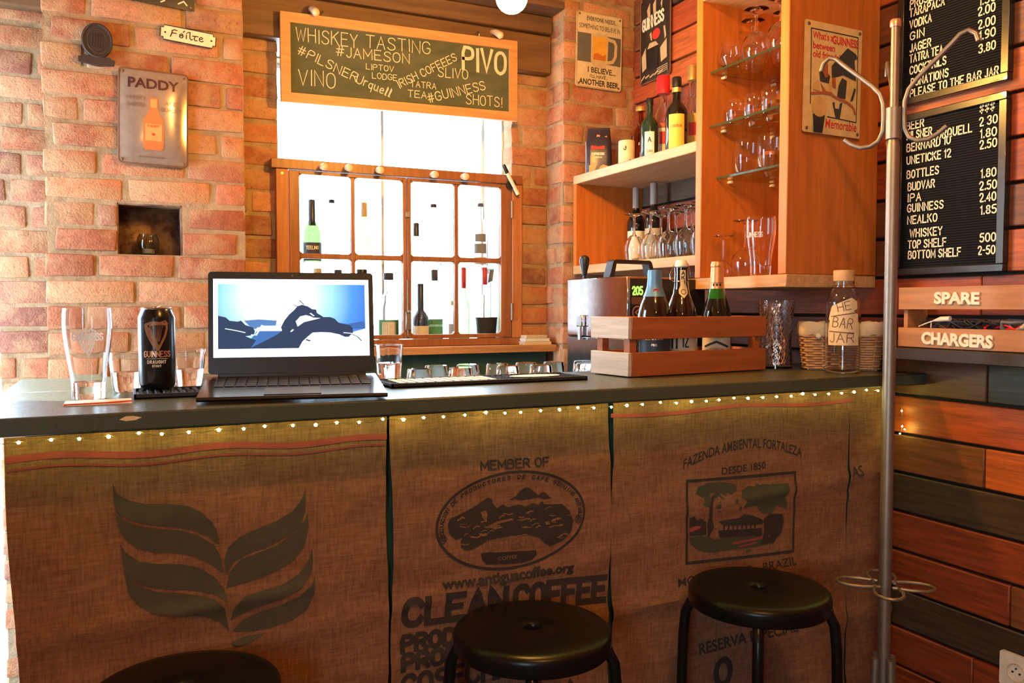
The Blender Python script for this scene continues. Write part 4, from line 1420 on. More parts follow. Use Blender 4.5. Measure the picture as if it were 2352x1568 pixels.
f2 = lambda a_, b_: (rz2(b_) * cos(a + .25 + a_ / rz2(b_)), rz2(b_) * sin(a + .25 + a_ / rz2(b_)), b_)
for i, ch in enumerate('AKIL'[:3]):
    m.ribbon(strokes_c(ch, .008, .0085), .0012, off(f2, 0, .243 - i * .0115), step=.004)
m.ribbon([ell(0, .199, .006, .006, 14) + [(.006, .199)]], .0008, f2)
m.build('strip_lettering', M_ink, t)
m = MB().lathe([(.0424, .030), (.0424, .105)], 24, a0=a - 1.2, a1=a + 1.2); m.build('label_band', M_cardpaper, t)
m = MB(); f = oncyl(.0427, 0, a); m.ribbon([[(-.022, .055), (-.022, .095)], [(-.010, .055), (-.010, .095)]], .0028, f); m.ribbon(strokes_c('12', .016, .034), .002, off(f, .012, .058), step=.004); m.build('label_lettering', M_ink, t)
# green bottle
b3 = at_crate(.362, .072)
t = thing('beer_bottle', 'green beer bottle with a gold paper neck wrap, rightmost in the wooden crate', 'bottle', b3, 0, 'beer bottles in the crate')
solid_of([(.037, 0), (.039, .004), (.039, .120), (.0385, .140), (.034, .160), (.0265, .182), (.0215, .200)]).build('body', M_blackbottle, t)
MB().lathe([(.0268, .182), (.0218, .200), (.0195, .211)], 32).build('neck_glass', plain('green_neck_glass', (.012, .10, .012), .06, coat=.5), t)
m = MB().lathe([(.0200, .209), (.0186, .228), (.0165, .262), (.0160, .266)], 32); m.build('neck_wrap', M_foilgold, t)
MB().lathe([(.0160, .266), (.0172, .268), (.0172, .274), (.0150, .2775), (.0150, .281), (0, .2815)], 32).build('cap', M_foilgold, t)
a = face_to_camera(*b3[:2])
m = MB(); f = oncyl(.0196, 0, a)
for k in range(3):
    m.flat(ell(-.009 + .009 * k, .219, .003, .004, 12), f)
m.ribbon([[(-.018, .214), (.018, .214)], [(-.018, .2245), (.018, .2245)]], .0006, f, step=.004)
m.build('wrap_print', M_ink, t)
m = MB().lathe([(.0394, .030), (.0394, .104)], 24, a0=a - 1.2, a1=a + 1.2); m.build('label_band', M_cardpaper, t)
m = MB(); f = oncyl(.0397, 0, a); m.ribbon(strokes_c('EXPORT', .042, .013), .0012, off(f, 0, .080), step=.004); m.ribbon([[(-.032, .055), (0, .068), (.032, .055)]], .003, f, step=.004); m.flat(P2("-.035,.030 .035,.030 .035,.044 .0,.054 -.035,.044"), f, sub=2); m.build('label_lettering', M_ink, t)

# --- beer dispenser behind the crate (steel box with tap knob and carrying handle)
bd = thing('beer_dispenser', 'stainless steel beer dispenser box with carrying handle behind the wooden crate', 'beer dispenser')
bx0, bx1, by0, by1, bz0, bz1 = 1.302, 1.600, 1.992, 2.300, .9955, 1.348
MB().box(bx0, bx1, by0 + .004, by1, bz0 + .175, bz1, b=.003).build('housing', plain('dispenser_steel', (.60, .50, .50), .10, 1.0), bd)
MB().box(bx0, bx1, by0 + .004, by1, bz0 + .012, bz0 + .174, b=.003).build('lower_housing', plain('blue_reflection_steel', (.42, .46, .50), .16, 1.0), bd)  # bluish reflection on the lower steel put into its colour
MB().box(bx0 + .006, bx1 - .004, by0, by0 + .0045, bz0 + .03, bz1 - .006, b=.001).build('front_panel', M_black, bd)
m = MB()
for x in (bx0 + .03, bx1 - .03):
    for y in (by0 + .03, by1 - .03):
        m.cyl((x, y, bz0), (x, y, bz0 + .013), .014, seg=12)
m.build('feet', M_rubber, bd)
M_led = emit('green_display', (.45, .9, .12), 1.6)
m = MB(); m.ribbon(strokes_c('205', .036, .022), .0026, off(onface(by0 - .0008), bx0 + .034, bz1 - .052)); m.build('display_digits', M_led, bd)
m = MB(); m.flat(rrect(bx0 + .012, bx0 + .056, bz1 - .080, bz1 - .059, .003), onface(by0 - .0006)); m.build('display_plate', M_brownink, bd)
m = MB(); m.ribbon([ell(bx0 + .034, bz1 - .103, .017, .017, 24) + [(bx0 + .051, bz1 - .103)], P2("%f,%f %f,%f %f,%f" % (bx0 + .040, bz1 - .094, bx0 + .027, bz1 - .103, bx0 + .040, bz1 - .112))], .002, onface(by0 - .0006)); m.build('round_badge', M_copper, bd)
m = MB()
ym = 2.10
m.prism(P2("1.288,1.348 1.302,1.395 1.310,1.4005 1.440,1.4005 1.447,1.395 1.463,1.348 1.447,1.348 1.434,1.390 1.314,1.390 1.305,1.348"), ym - .016, ym + .016)
for i, vv in enumerate(m.v):
    m.v[i] = (vv[0] + .018, vv[1], vv[2])
m.build('carrying_handle', M_black, bd)
m = MB(); m.lathe([(.005, 0), (.005, .012), (.008, .014), (.010, .026), (.0145, .045), (.016, .058), (.0135, .068), (.007, .073), (0, .074)], 20); o_ = m.build('tap_knob', M_black, bd); o_.location = (1.322, 2.235, 1.347)
m = MB(); m.box(1.288, 1.302, 2.20, 2.232, 1.20, 1.235, b=.003); m.cyl((1.292, 2.216, 1.20), (1.292, 2.216, 1.16), .007, seg=12); m.build('tap_spout', M_steel, bd)

_q = radians(5.0)
bd.rotation_euler = (0, 0, _q)
bd.location = (1.302 - (1.302 * cos(_q) - 1.992 * sin(_q)), 1.992 - (1.302 * sin(_q) + 1.992 * cos(_q)), 0)

# amber glass behind the crate bottles
m = solid_of([(.027, 0), (.030, .01), (.034, .13), (.034, .135)], 28)
tag(m.build('beer_glass', M_amber, None, loc=(1.385, 1.945, .9955 + .16)), 'glass of amber beer seen between the first two crate bottles', 'glass')
MB().box(1.345, 1.425, 1.918, 1.985, .9955, 1.155, b=.004).build('tap_stand', M_steel, bd)

# --- bumpy glass vase of copper wire
vs_ = thing('glass_vase', 'bumpy cut glass vase standing right of the wooden crate', 'vase', (1.652, 1.777, ZC))


def bump_r(r_, z_, a):
    return r_ * (1 + .035 * max(0, sin(24 * a + (int(z_ / .009) % 2) * pi)) * abs(sin(pi * z_ / .009)) if .012 < z_ < .186 else 1)


zz = [i * .0030 for i in range(64)]
po = [(.040 + .010 * abs(z_ / .19 - .35) * 1.3, z_) for z_ in zz]
inner = [(.036 + .010 * abs(z_ / .19 - .35) * 1.3, z_) for z_ in zz if z_ > .008]
m = MB(); m.lathe([(0, 0)] + po, 96, fn=bump_r); m.lathe([po[-1]] + inner[::-1] + [(0, inner[0][1])], 48); m.build('body', M_glass, vs_, angle=80)
rr = random.Random(4)
m = MB()
for i in range(18):
    a0 = rr.uniform(0, 2 * pi); a1 = a0 + rr.uniform(1.2, 3.4)
    r0, r1 = rr.uniform(.008, .030), rr.uniform(.016, .034)
    pts = []
    for k in range(7):
        t_ = k / 6
        a = a0 + (a1 - a0) * t_; q = r0 + (r1 - r0) * t_
        pts.append((q * cos(a), q * sin(a), .012 + .168 * t_ + rr.uniform(-.004, .004)))
    m.tube(pts, .0011, 5)
cw = m.build('copper_wire', plain('copper_wire_metal', (.85, .45, .25), .3, .9), None, loc=(1.652, 1.777, ZC))
tag(cw, 'tangle of copper wire inside the bumpy glass vase', 'wire')

# --- money jar
jr = thing('glass_jar', 'square-shouldered glass jar with cork lid and handwritten paper note beside the coat stand', 'jar', (1.693, 1.578, ZC))
po = [(.040, 0), (.0425, .004), (.043, .010), (.043, .178), (.041, .190), (.034, .206), (.029, .214), (.0262, .219), (.0285, .221), (.0285, .225), (.0262, .226), (.0262, .236)]
glass_body(po, .0025, .006, 44).build('body', M_glass, jr)
MB().lathe([(0, .228), (.0228, .228), (.0245, .236), (.0262, .2375), (.0262, .262), (.0245, .265), (0, .265)], 28).build('cork_lid', M_cork, jr)
a = face_to_camera(1.693, 1.578)
f = oncyl(.0436, 0, a)
m = MB()
m.flat(P2("-.030,.172 .020,.194 .036,.184 .038,.166 .026,.160 .040,.152 .042,.112 .044,.072 -.040,.072 -.042,.110 -.036,.134 -.040,.140"), f, sub=3)
m.build('paper_note', M_cardpaper, jr)
m = MB(); f2 = oncyl(.0440, 0, a)
m.ribbon([[(p[0] * cos(.22) - p[1] * sin(.22) - .012, p[0] * sin(.22) + p[1] * cos(.22) + .158) for p in l] for l in strokes('HE', .032, .021)], .0010, f2, step=.004)
m.ribbon([[(p[0] * cos(-.12) - p[1] * sin(-.12) - .027, p[0] * sin(-.12) + p[1] * cos(-.12) + .120) for p in l] for l in strokes('BAR', .050, .026)], .0010, f2, step=.004)
m.ribbon([[(p[0] - .034, p[1] + .080) for p in l] for l in strokes('JAR', .062, .023)], .0010, f2, step=.004)
m.ribbon([[(-.036, .108), (.028, .1035)], [(-.030, .146), (.034, .156)]], .0012, f2, step=.004)
m.build('note_lettering', M_brownink, jr)

# --- wicker basket with cream lining
bkx, bky, bka = 1.739, 1.625, atan2(-.13, .16)
bk = thing('wicker_basket', 'brown wicker basket with cream cloth lining at the right end of the counter', 'basket', (1.764, 1.652, ZC), bka)


def rr_path(w, d, r_, n=72):
    base_ = rrect(-w / 2, w / 2, -d / 2, d / 2, r_, 6)
    L_ = [0]
    for p_, q_ in zip(base_, base_[1:] + base_[:1]):
        L_.append(L_[-1] + sqrt((p_[0] - q_[0]) ** 2 + (p_[1] - q_[1]) ** 2))
    out = []
    for i in range(n):
        s_ = L_[-1] * i / n
        k_ = max(j for j in range(len(base_)) if L_[j] <= s_)
        p_, q_ = base_[k_], base_[(k_ + 1) % len(base_)]
        t_ = (s_ - L_[k_]) / max(1e-9, L_[k_ + 1] - L_[k_])
        x_, y_ = p_[0] + (q_[0] - p_[0]) * t_, p_[1] + (q_[1] - p_[1]) * t_
        out.append((x_, y_))
    return out


m = MB()
NB = 72
for row in range(15):
    z_ = .006 + row * .0066
    w = .186 + .026 * z_ / .12; d = .072 + .014 * z_ / .12
    pts = []
    for i, (x, y) in enumerate(rr_path(w, d, .018, NB)):
        l_ = sqrt(x * x + y * y)
        o_ = .0024 * (1 if ((i // 3 + row) % 2) else -1)
        pts.append((x + o_ * x / l_, y + o_ * y / l_, z_))
    m.tube(pts, .0033, 6, closed=True)
for i in range(0, NB, 6):
    x0_, y0_ = rr_path(.186, .072, .018, NB)[i]; x1_, y1_ = rr_path(.212, .086, .018, NB)[i]
    m.tube([(x0_, y0_, 0.002), (x1_, y1_, .125)], .0026, 6)
m.box(-.088, .088, -.032, .032, 0.0005, .004)
m.build('woven_body', M_wicker, bk)
m = MB()
rr = random.Random(9)
vs = []; rows_ = [(.2145, .0885, .094), (.220, .094, .100), (.2215, .0955, .112), (.221, .095, .124), (.216, .090, .130), (.206, .080, .128), (.200, .074, .105)]
for w, d, z_ in rows_:
    for i, (x, y) in enumerate(rr_path(w, d, .02, NB)):
        vs.append((x, y, z_ + .0022 * sin(i * .9) + rr.uniform(-.0008, .0008)))
fs = []
for j in range(len(rows_) - 1):
    for i in range(NB):
        i2 = (i + 1) % NB
        fs.append((j * NB + i, j * NB + i2, (j + 1) * NB + i2, (j + 1) * NB + i))
m.add(vs, fs)
m.build('cloth_lining', M_linen, bk, angle=60)
m = MB(); m.sphere((-.062, -.051, .093), .0075, 12, 8, sc=(1, .5, 1)); m.build('button', M_plasticwhite, bk)

# ================================================================ HANGING CHALKBOARD
cb = thing('chalkboard', 'wood framed green chalkboard hanging above the small window, covered in chalk writing', 'chalkboard', (.4985, 2.905, 1.955))
CBW, CBH, FR = .886, .302, .033
TLT = lambda x: .018 * x / CBW     # the board hangs a little askew
def cbp(a, b, d=0.0):
    return (a, -d + .045 * (b - CBH) * 0.0, b + TLT(a))
m = MB()
for x0_, x1_, z0_, z1_ in ((0, CBW, CBH - FR, CBH), (0, CBW, 0, FR)):
    m.prism([(x0_, z0_ + TLT(x0_)), (x1_, z0_ + TLT(x1_)), (x1_, z1_ + TLT(x1_)), (x0_, z1_ + TLT(x0_))], -.012, .006)
for x0_, x1_ in ((0, FR), (CBW - FR, CBW)):
    m.prism([(x0_, FR + TLT(x0_)), (x1_, FR + TLT(x1_)), (x1_, CBH - FR + TLT(x1_)), (x0_, CBH - FR + TLT(x0_))], -.0118, .006)
m.build('frame', M_chalkframe, cb)
m_, nt, p = nodes('slate_green')
v = coord(nt)
a_ = noise(nt, coord(nt, (.5, 1, 1.5)), 9, 5, .65, .6)
nt.links.new(ramp(nt, a_, [(.3, (.060, .075, .040)), (.75, (.125, .130, .075))]), p.inputs['Base Color'])
setp(p, rough=.85, spec=.2)
m = MB(); m.prism([(FR - .002, FR - .002 + TLT(FR)), (CBW - FR + .002, FR - .002 + TLT(CBW - FR)), (CBW - FR + .002, CBH - FR + .002 + TLT(CBW - FR)), (FR - .002, CBH - FR + .002 + TLT(FR))], -.003, .003)
m.build('slate', m_, cb)
rr = random.Random(12)
cbf = lambda a, b: cbp(a * CBW, (1 - b) * CBH, .0036)


def chalk(name, text, s0, s1, tb, h, hw=.0016, ang=0.0, jit=.25):
    """text starting at fraction s0 with its baseline at fraction tb from the top"""
    w = (s1 - s0) * CBW / cos(ang)
    c_, s__ = cos(ang), sin(ang)
    x0_, z0_ = s0 * CBW, (1 - tb) * CBH
    m = MB()
    for k in range(1):
        L_ = strokes(text, w, h, jit=jit, rnd=rr)
        m.ribbon([[(x0_ + p[0] * c_ - p[1] * s__, z0_ + p[0] * s__ + p[1] * c_) for p in l] for l in L_], hw, lambda a, b: cbp(a, b, .0036))
    m.build(name, M_chalk, cb)


chalk('chalk_writing', 'WHISKEY', .060, .300, .300, .045)
chalk('chalk_writing', 'TASTING', .335, .605, .280, .043)
chalk('chalk_writing', '#JAMESON', .215, .515, .420, .034)
chalk('chalk_writing', '#PILSNER', .064, .292, .440, .030, ang=radians(-21))
chalk('chalk_writing', 'Urquell', .292, .432, .700, .031, ang=radians(-18))
chalk('chalk_writing', 'LIPTOV', .335, .448, .535, .019, .0012)
chalk('chalk_writing', 'LODGE', .360, .462, .635, .020, .0012)
chalk('chalk_writing', 'IRISH COFFEES', .474, .725, .720, .027, .0016, ang=radians(29))
chalk('chalk_writing', 'PIVO', .752, .946, .415, .080, .0060)
chalk('chalk_writing', 'SLIVO', .640, .772, .535, .034)
chalk('chalk_writing', 'TATRA', .520, .630, .690, .021, .0013)
chalk('chalk_writing', 'TEA', .508, .588, .815, .024, .0014)
chalk('chalk_writing', '#GUINNESS', .600, .855, .860, .032, .0017, ang=radians(17))
chalk('chalk_writing', 'VINO', .068, .210, .790, .052)
chalk('chalk_writing', 'SHOTS!', .765, .930, .835, .036)
for x in (.146, .729):
    m = MB().tube([(x, -.004, CBH - .012 + TLT(x)), (x, -.008, CBH + .010 + TLT(x)), (x, .004, CBH + .022 + TLT(x)), (x + .003, .018, CBH + .024 + TLT(x)), (x, .032, CBH + .020 + TLT(x))], .0022, 8)
    m.build('hook', M_steel, cb)

# marker pen hanging at the corner of the window
mk = thing('marker_pen', 'white marker pen with black cap stuck at the top right corner of the small window', 'pen')
MB().tube([(1.350, 2.912, 1.775), (1.398, 2.916, 1.697)], .0075, 14).build('barrel', M_plasticwhite, mk)
MB().tube([(1.331, 2.910, 1.806), (1.334, 2.910, 1.801), (1.350, 2.912, 1.7755)], [.006, .0082, .0082], 14).build('cap', M_black, mk)
m = MB().cyl((1.372, 2.914, 1.735), (1.372, 2.936, 1.735), .017, seg=20)
m.build('magnet', M_black, mk)

# stack of papers on the ledge
for i, (w, d, c, nm) in enumerate(((.118, .070, M_cardpaper, 'lowest'), (.112, .066, M_paper, 'middle'), (.100, .062, M_cardpaper, 'topmost'))):
    m = MB()
    for k in range(6):
        m.box(1.410 + .004 * i + rr.uniform(0, .004), 1.410 + w + rr.uniform(-.003, .003), 2.884 + rr.uniform(0, .003), 2.885 + d - .001 * k - .008, 1.1128 + .0125 * i + .002 * k, 1.1128 + .0125 * i + .002 * k + .0018)
    tag(m.build('booklet', c), nm + ' of the thin booklets stacked on the ledge right of the small window', 'booklet', 'booklets on the ledge')

# ================================================================ BOTTLES IN THE WINDOW NICHE
ws = thing('window_shelf', 'glass shelf across the middle of the small window holding the upper row of bottles', 'shelf')
MB().box(OX0 + .008, OX1 - .008, 3.02, 3.235, 1.412, 1.420).build('glass_board', M_shelfglass, ws)
m = MB()
for x in (OX0 + .006, OX1 - .022):
    for y in (3.05, 3.20):
        m.box(x, x + .016, y, y + .016, 1.400, 1.412)
m.build('shelf_pins', M_steel, ws)
ZU, ZL = 1.4203, 1.1003
CLEAR = M_glass


def bottle(label, x, y, zb, r, h, mat, body=.55, neck=.28, cap=M_black, caph=.08, capr=1.25, bands=(), text=None, tcol=None, grp=None, name='bottle', shoulder=.16):
    t = thing(name, label, 'bottle', (x, y, zb), 0, grp)
    rn = r * neck / .6 * .6 / .6 if False else r * .36
    po = [(r * .93, 0), (r, .004), (r, h * body), (r * .93, h * (body + shoulder * .35)), (r * .62, h * (body + shoulder * .8)), (rn * 1.12, h * (body + shoulder)), (rn, h * (body + shoulder + .05)), (rn, h * (1 - caph))]
    if mat in (M_darkglass, M_blackbottle):
        solid_of(po, 28).build('body', mat, t)
    else:
        m_ = MB().lathe([(0, 0)] + po + [(max(.002, rn - .003), h * (1 - caph)), (max(.002, rn - .003), h * (body + shoulder)), (r * .55, h * (body + shoulder * .75)), (r - .003, h * body - .002), (r - .003, .008), (0, .008)], 28)
        m_.build('body', mat, t)
    c0 = h * (1 - caph)
    MB().lathe([(0, c0 - .001), (rn * capr, c0 - .001), (rn * capr, h - .003), (rn * capr - .002, h), (0, h)], 20).build('cap', cap, t)
    a = face_to_camera(x, y)
    for (z0_, z1_, half, mm) in bands:
        rb_ = r if z0_ < .7 else rn * capr
        MB().lathe([(rb_ + .0006, h * z0_), (rb_ + .0006, h * z1_)], 16, a0=a - half, a1=a + half).build('label_patch', mm, t)
    if text:
        for (s_, w_, hh_, zz_) in text:
            m_ = MB(); m_.ribbon(strokes_c(s_, w_, hh_), hh_ * .09, off(oncyl(r + .0012, 0, a), 0, h * zz_), step=.004); m_.build('label_lettering', tcol or M_white, t)
    return t


M_grn_lab = plain('mint_label', (.10, .42, .26), .6)
M_grey_lab = plain('grey_label', (.16, .17, .17), .6)
M_black_lab = plain('black_label', (.02, .02, .02), .5)
M_gold_lab = plain('tan_label', (.45, .34, .18), .6)
M_yel_lab = plain('yellow_label', (.78, .52, .08), .5)
bottle('dark green bottle with black cream lettered label at the left of the upper window shelf', .647, 3.13, ZU, .034, .240, M_dkgreen, .50, .3, M_black, .40, 1.05, [(.05, .33, 1.3, M_black_lab)], [('TEELING', .048, .012, .225), ('WHISKEY', .040, .008, .10)], M_lettercream)
bottle('clear bottle with a tiny dark stopper, second from the left on the upper window shelf', .728, 3.16, ZU, .030, .248, CLEAR, .55, .3, M_black, .05, 1.1)
bottle('yellow green bottle with a tan capsule, third from the left on the upper window shelf', .846, 3.13, ZU, .030, .240, M_yellowglass, .36, .3, M_gold_lab, .22, 1.1)
bottle('green bottle with dark capsule right of the window centre post on the upper shelf', 1.058, 3.14, ZU, .030, .172, M_paleglass, .42, .3, M_black, .30, 1.1)
bottle('clear bottle with a small black cap, second from the right on the upper window shelf', 1.142, 3.17, ZU, .031, .254, CLEAR, .58, .3, M_black, .05, 1.2)
bottle('clear bottle with three grey labels at the right end of the upper window shelf', 1.330, 3.13, ZU, .030, .262, CLEAR, .60, .3, M_black, .05, 1.2, [(.40, .52, .8, M_grey_lab), (.22, .37, .9, M_grey_lab), (.05, .16, .9, M_gold_lab)])
bottle('clear bottle with a pale stopper half hidden behind the left end of the laptop lid', .668, 3.14, ZL, .032, .305, CLEAR, .6, .3, M_peg, .06, 1.3)
bottle('clear bottle with a dark stopper behind the laptop lid, second from the left', .748, 3.15, ZL, .034, .302, CLEAR, .6, .3, M_black_lab, .10, 1.2)
bottle('clear bottle with a black stopper next to the laptop corner, third from the left', .838, 3.14, ZL, .034, .305, CLEAR, .6, .3, M_black, .05, 1.7)
bottle('clear bottle with a wide pale green label just right of the laptop lid', .938, 3.12, ZL, .046, .292, CLEAR, .56, .3, M_black_lab, .09, 1.2, [(.08, .38, .95, M_grn_lab), (.11, .35, .6, M_paper)])
bottle('black bottle with a white shield label beside the centre post of the window', 1.068, 3.12, ZL, .034, .252, M_blackbottle, .42, .3, M_black, .45, 1.05, [(.06, .34, 1.2, M_paper)])
bottle('tall clear bottle with a green and white label in the lower right window', 1.138, 3.15, ZL, .034, .310, CLEAR, .5, .3, M_black_lab, .14, 1.1, [(.06, .36, 1.2, M_grn_lab), (.26, .29, 1.2, M_paper)])
bottle('small pale bottle with a yellow cap in the lower right window', 1.192, 3.08, ZL, .021, .186, CLEAR, .62, .3, M_yel_lab, .10, 1.5, [(.16, .50, 1.0, M_paper)])
bottle('slim green bottle with a red and black neck behind the right sash bar', 1.256, 3.13, ZL, .024, .320, M_greenglass, .48, .3, M_red, .26, 1.15, [(.06, .14, 1.2, M_grn_lab)])
# black tasting pot holding a bottle with a red cap
pt = thing('black_pot', 'matt black pot standing at the lower right corner of the small window', 'pot', (1.343, 3.10, ZL))
MB().lathe([(0, 0), (.033, 0), (.036, .004), (.044, .112), (.046, .114), (.0455, .118), (.043, .118), (.040, .100), (.034, .010), (0, .010)], 32).build('body', plain('matt_black_pot', (.022, .022, .022), .75), pt)
bottle('clear slim bottle with a red cap standing in the black pot', 1.338, 3.105, ZL + .0103, .020, .310, CLEAR, .5, .3, M_redcap, .22, 1.5)
tg = MB().tube([(1.366, 3.108, 1.205), (1.366, 3.108, 1.36)], .0022, 8)
tgo = tg.build('stirrer_stick', M_steel); tag(tgo, 'thin stick with a grey paddle standing in the black pot', 'stirrer')
MB().prism(P2("1.353,1.358 1.374,1.368 1.380,1.412 1.362,1.412"), 3.106, 3.110).build('paddle', M_grey_lab, tgo)
# niche: tea light glass
cd = thing('tealight_holder', 'round glass tealight holder in the square niche of the brick pillar', 'candle holder', (.078, 2.905, 1.4243))
glass_body([(.018, 0), (.026, .006), (.0345, .022), (.0355, .036), (.032, .054), (.027, .066), (.0275, .068)], .002, .006, 36).build('bowl', glassmat('smoky_glass', (.62, .66, .60)), cd)
tlc = MB().lathe([(0, .008), (.0185, .008), (.0185, .021), (.017, .0215), (0, .021)], 24).build('tealight', M_plasticwhite, None, loc=(.078, 2.905, 1.4243))
tag(tlc, 'small white tealight candle inside the round glass holder', 'candle')

# ================================================================ SIGNS ON THE LEFT PILLAR
def sign_root(name, label, cat, loc, rz=0.0, roll=0.0):
    t = thing(name, label, cat, loc, rz)
    t.rotation_euler = (0, roll, rz)
    return t


def tin(t, w, h, mat, edge=None, dome=.006, rad=.010, holes=True, nx=12, nz=16):
    """slightly domed tin plate centred on the root, facing -y, rim and corner nails"""
    m_ = MB()
    vs_l = []
    fy = lambda a, b: -.004 - dome * max(0, 1 - (abs(a) / (w / 2)) ** 4) * max(0, 1 - (abs(b) / (h / 2)) ** 4)
    for j in range(nz + 1):
        for i in range(nx + 1):
            a, b = -w / 2 + w * i / nx, -h / 2 + h * j / nz
            vs_l.append((a, fy(a, b), b))
    fs_l = []
    for j in range(nz):
        for i in range(nx):
            k_ = j * (nx + 1) + i
            fs_l.append((k_, k_ + 1, k_ + nx + 2, k_ + nx + 1))
    m_.add(vs_l, fs_l)
    m_.prism(rrect(-w / 2, w / 2, -h / 2, h / 2, rad), -.0035, 0)
    m_.build('plate', mat, t, angle=60)
    if edge is not None:
        e_ = MB(); q = rrect(-w / 2, w / 2, -h / 2, h / 2, rad)
        e_.tube([(a, -.003, b) for a, b in q], .0028, 8, closed=True)
        e_.build('rim', edge, t)
    if holes:
        hm = MB()
        for sx in (-1, 1):
            for sz in (-1, 1):
                MB().sphere((sx * (w / 2 - .010), -.006, sz * (h / 2 - .010)), .0045, 10, 6, sc=(1, .5, 1)).build('nail', M_brownink, t)
        pass
    return lambda a, b: (a, fy(a, b) - .0009, b)


pd = sign_root('tin_sign', 'grey domed tin sign with an orange bottle picture on the left brick pillar', 'sign', (.098, YP - .007, 1.847), 0, radians(1.2))
M_ptin = plain('grey_tin', (.34, .26, .21), .16, .35, coat=.6)
f = tin(pd, .196, .287, M_ptin, M_brownink, .010)
m = MB(); word(m, 'PADDY', .146, .031, off(f, 0, .088), bold=.03); m.build('title_lettering', plain('plum_ink', (.06, .015, .02), .4), pd)
m = MB()
for t_, x_, z_, w_ in (('WHISKY', -.050, .050, .056), ('SMOOTH', -.050, .030, .050), ('AGE', .050, .042, .032), ('QUALITY', .052, .022, .060)):
    m.ribbon(strokes_c(t_, w_, .011), .0008, off(f, x_, z_))
m.ribbon(strokes_c('IRISH WHISKEY', .075, .004), .0005, off(f, 0, -.124))
m.build('small_lettering', plain('dim_brown_ink', (.14, .08, .06), .4), pd)
m = MB(); m.flat(P2(".012,.060 -.012,.060 -.012,.030 -.016,.012 -.027,-.005 -.029,-.020 -.029,-.092 -.022,-.100 .022,-.100 .029,-.092 .029,-.020 .027,-.005 .016,.012 .012,.030")[::-1], f, sub=2); m.build('bottle_picture', plain('orange_print', (.62, .16, .05), .3), pd)
f2 = lambda a, b: (f(a, b)[0], f(a, b)[1] - .0006, b)
m = MB(); m.flat(rrect(-.024, .024, -.072, -.020, .003), f2, sub=2); m.build('bottle_label', plain('pale_orange_print', (.72, .30, .10), .3), pd)
m = MB(); m.flat(rrect(-.009, .009, .030, .056, .003), f2, sub=1); m.build('neck_label', plain('pale_orange_print', (.72, .30, .10), .3), pd)
f3 = lambda a, b: (f(a, b)[0], f(a, b)[1] - .0011, b)
m = MB(); m.ribbon(strokes_c('PADDY', .034, .006), .0006, off(f3, 0, -.030)); m.flat(ell(0, -.052, .005, .004, 12), f3); m.build('label_lettering', M_red, pd)

fp = sign_root('door_plaque', 'small cream plaque with black rim and celtic lettering on the left brick pillar', 'sign', (.2035, YP - .008, 2.1115), 0, radians(4.0))
q = []
w, h = .0815, .0225
for sx, sz in ((1, -1), (1, 1), (-1, 1), (-1, -1)):
    c_ = [(w, sz * (h - .008)), (w - .008, sz * (h - .008)), (w - .010, sz * h)] if sx > 0 else [(-w + .010, sz * h), (-w + .008, sz * (h - .008)), (-w, sz * (h - .008))]
    if sx > 0:
        q += c_[::-1] if sz < 0 else c_
    else:
        q += c_ if sz > 0 else c_[::-1]
m = MB(); m.prism(q, -.004, .001); m.build('plate', M_lettercream, fp)
m = MB(); m.tube([(a, -.003, b) for a, b in q], .0020, 6, closed=True)
m.build('rim', M_ink, fp)
m = MB(); fo = onface(-.0048)
G_ = ["-.052,-.010 -.048,.004 -.048,.009 -.042,.0125 -.034,.0115", "-.048,.002 -.036,.002", "-.026,-.001 -.022,.004 -.017,.003 -.016,-.006 -.021,-.009 -.027,-.006 -.024,-.002 -.016,-.001", "-.016,.010 -.012,.014", "-.006,.003 -.006,-.008", "-.003,.012 .004,.013 .004,-.004 .008,-.009 .012,-.007", "-.006,.008 -.0055,.0085", ".012,.004 .028,.005", ".019,.004 .017,-.004 .020,-.009 .026,-.008", ".033,-.002 .042,.000 .041,.004 .036,.005 .032,.000 .033,-.007 .039,-.009 .044,-.006"]
m.ribbon([smoothed(P2(l)) for l in G_], .0016, fo)
m.sphere((-.068, -.0045, 0), .003, 8, 6, sc=(1, .4, 1)); m.sphere((.068, -.0045, 0), .003, 8, 6, sc=(1, .4, 1))
m.build('lettering', M_ink, fp)

ov = sign_root('cast_plaque', 'dark cast oval plaque with a scroll base at the upper left of the brick pillar', 'plaque', (-.0555, YP - .008, 2.053), 0, radians(2))
M_cast = plain('dark_cast_metal', (.045, .032, .030), .55, .4)
m = MB()
m.prism(ell(0, .010, .043, .052, 40), -.010, .002)
m.build('oval', M_cast, ov)
m = MB(); m.tube([(a, -.010, b) for a, b in ell(0, .010, .039, .048, 40)], .004, 8, closed=True); m.tube([(a, -.010, b) for a, b in ell(0, .010, .026, .034, 32)], .002, 8, closed=True)
for i in range(5):
    m.tube([(-.014 + i * .007, -.011, -.012), (-.014 + i * .007, -.011, .032)], .0015, 6)
m.build('relief', M_cast, ov)
m = MB(); m.prism(P2("-.048,-.058 -.030,-.060 -.010,-.064 .010,-.064 .030,-.060 .048,-.058 .050,-.044 .040,-.042 .036,-.036 .0,-.040 -.036,-.036 -.040,-.042 -.050,-.044"), -.012, .002); m.build('scroll_base', M_cast, ov)

tp = sign_root('tin_sign', 'black sign whose lower edge shows at the top of the left brick pillar', 'sign', (.110, YP - .007, 2.30), 0, radians(3.0))
f = tin(tp, .235, .205, plain('black_tin', (.015, .013, .013), .25, coat=.5), None, .003)
for q in ("-.04,-.09 -.03,-.08 -.02,-.09", ".07,-.088 .085,-.078 .095,-.088", ".02,-.092 .03,-.086"):
    MB().ribbon([P2(q)], .002, f).build('lettering', M_lettercream, tp)

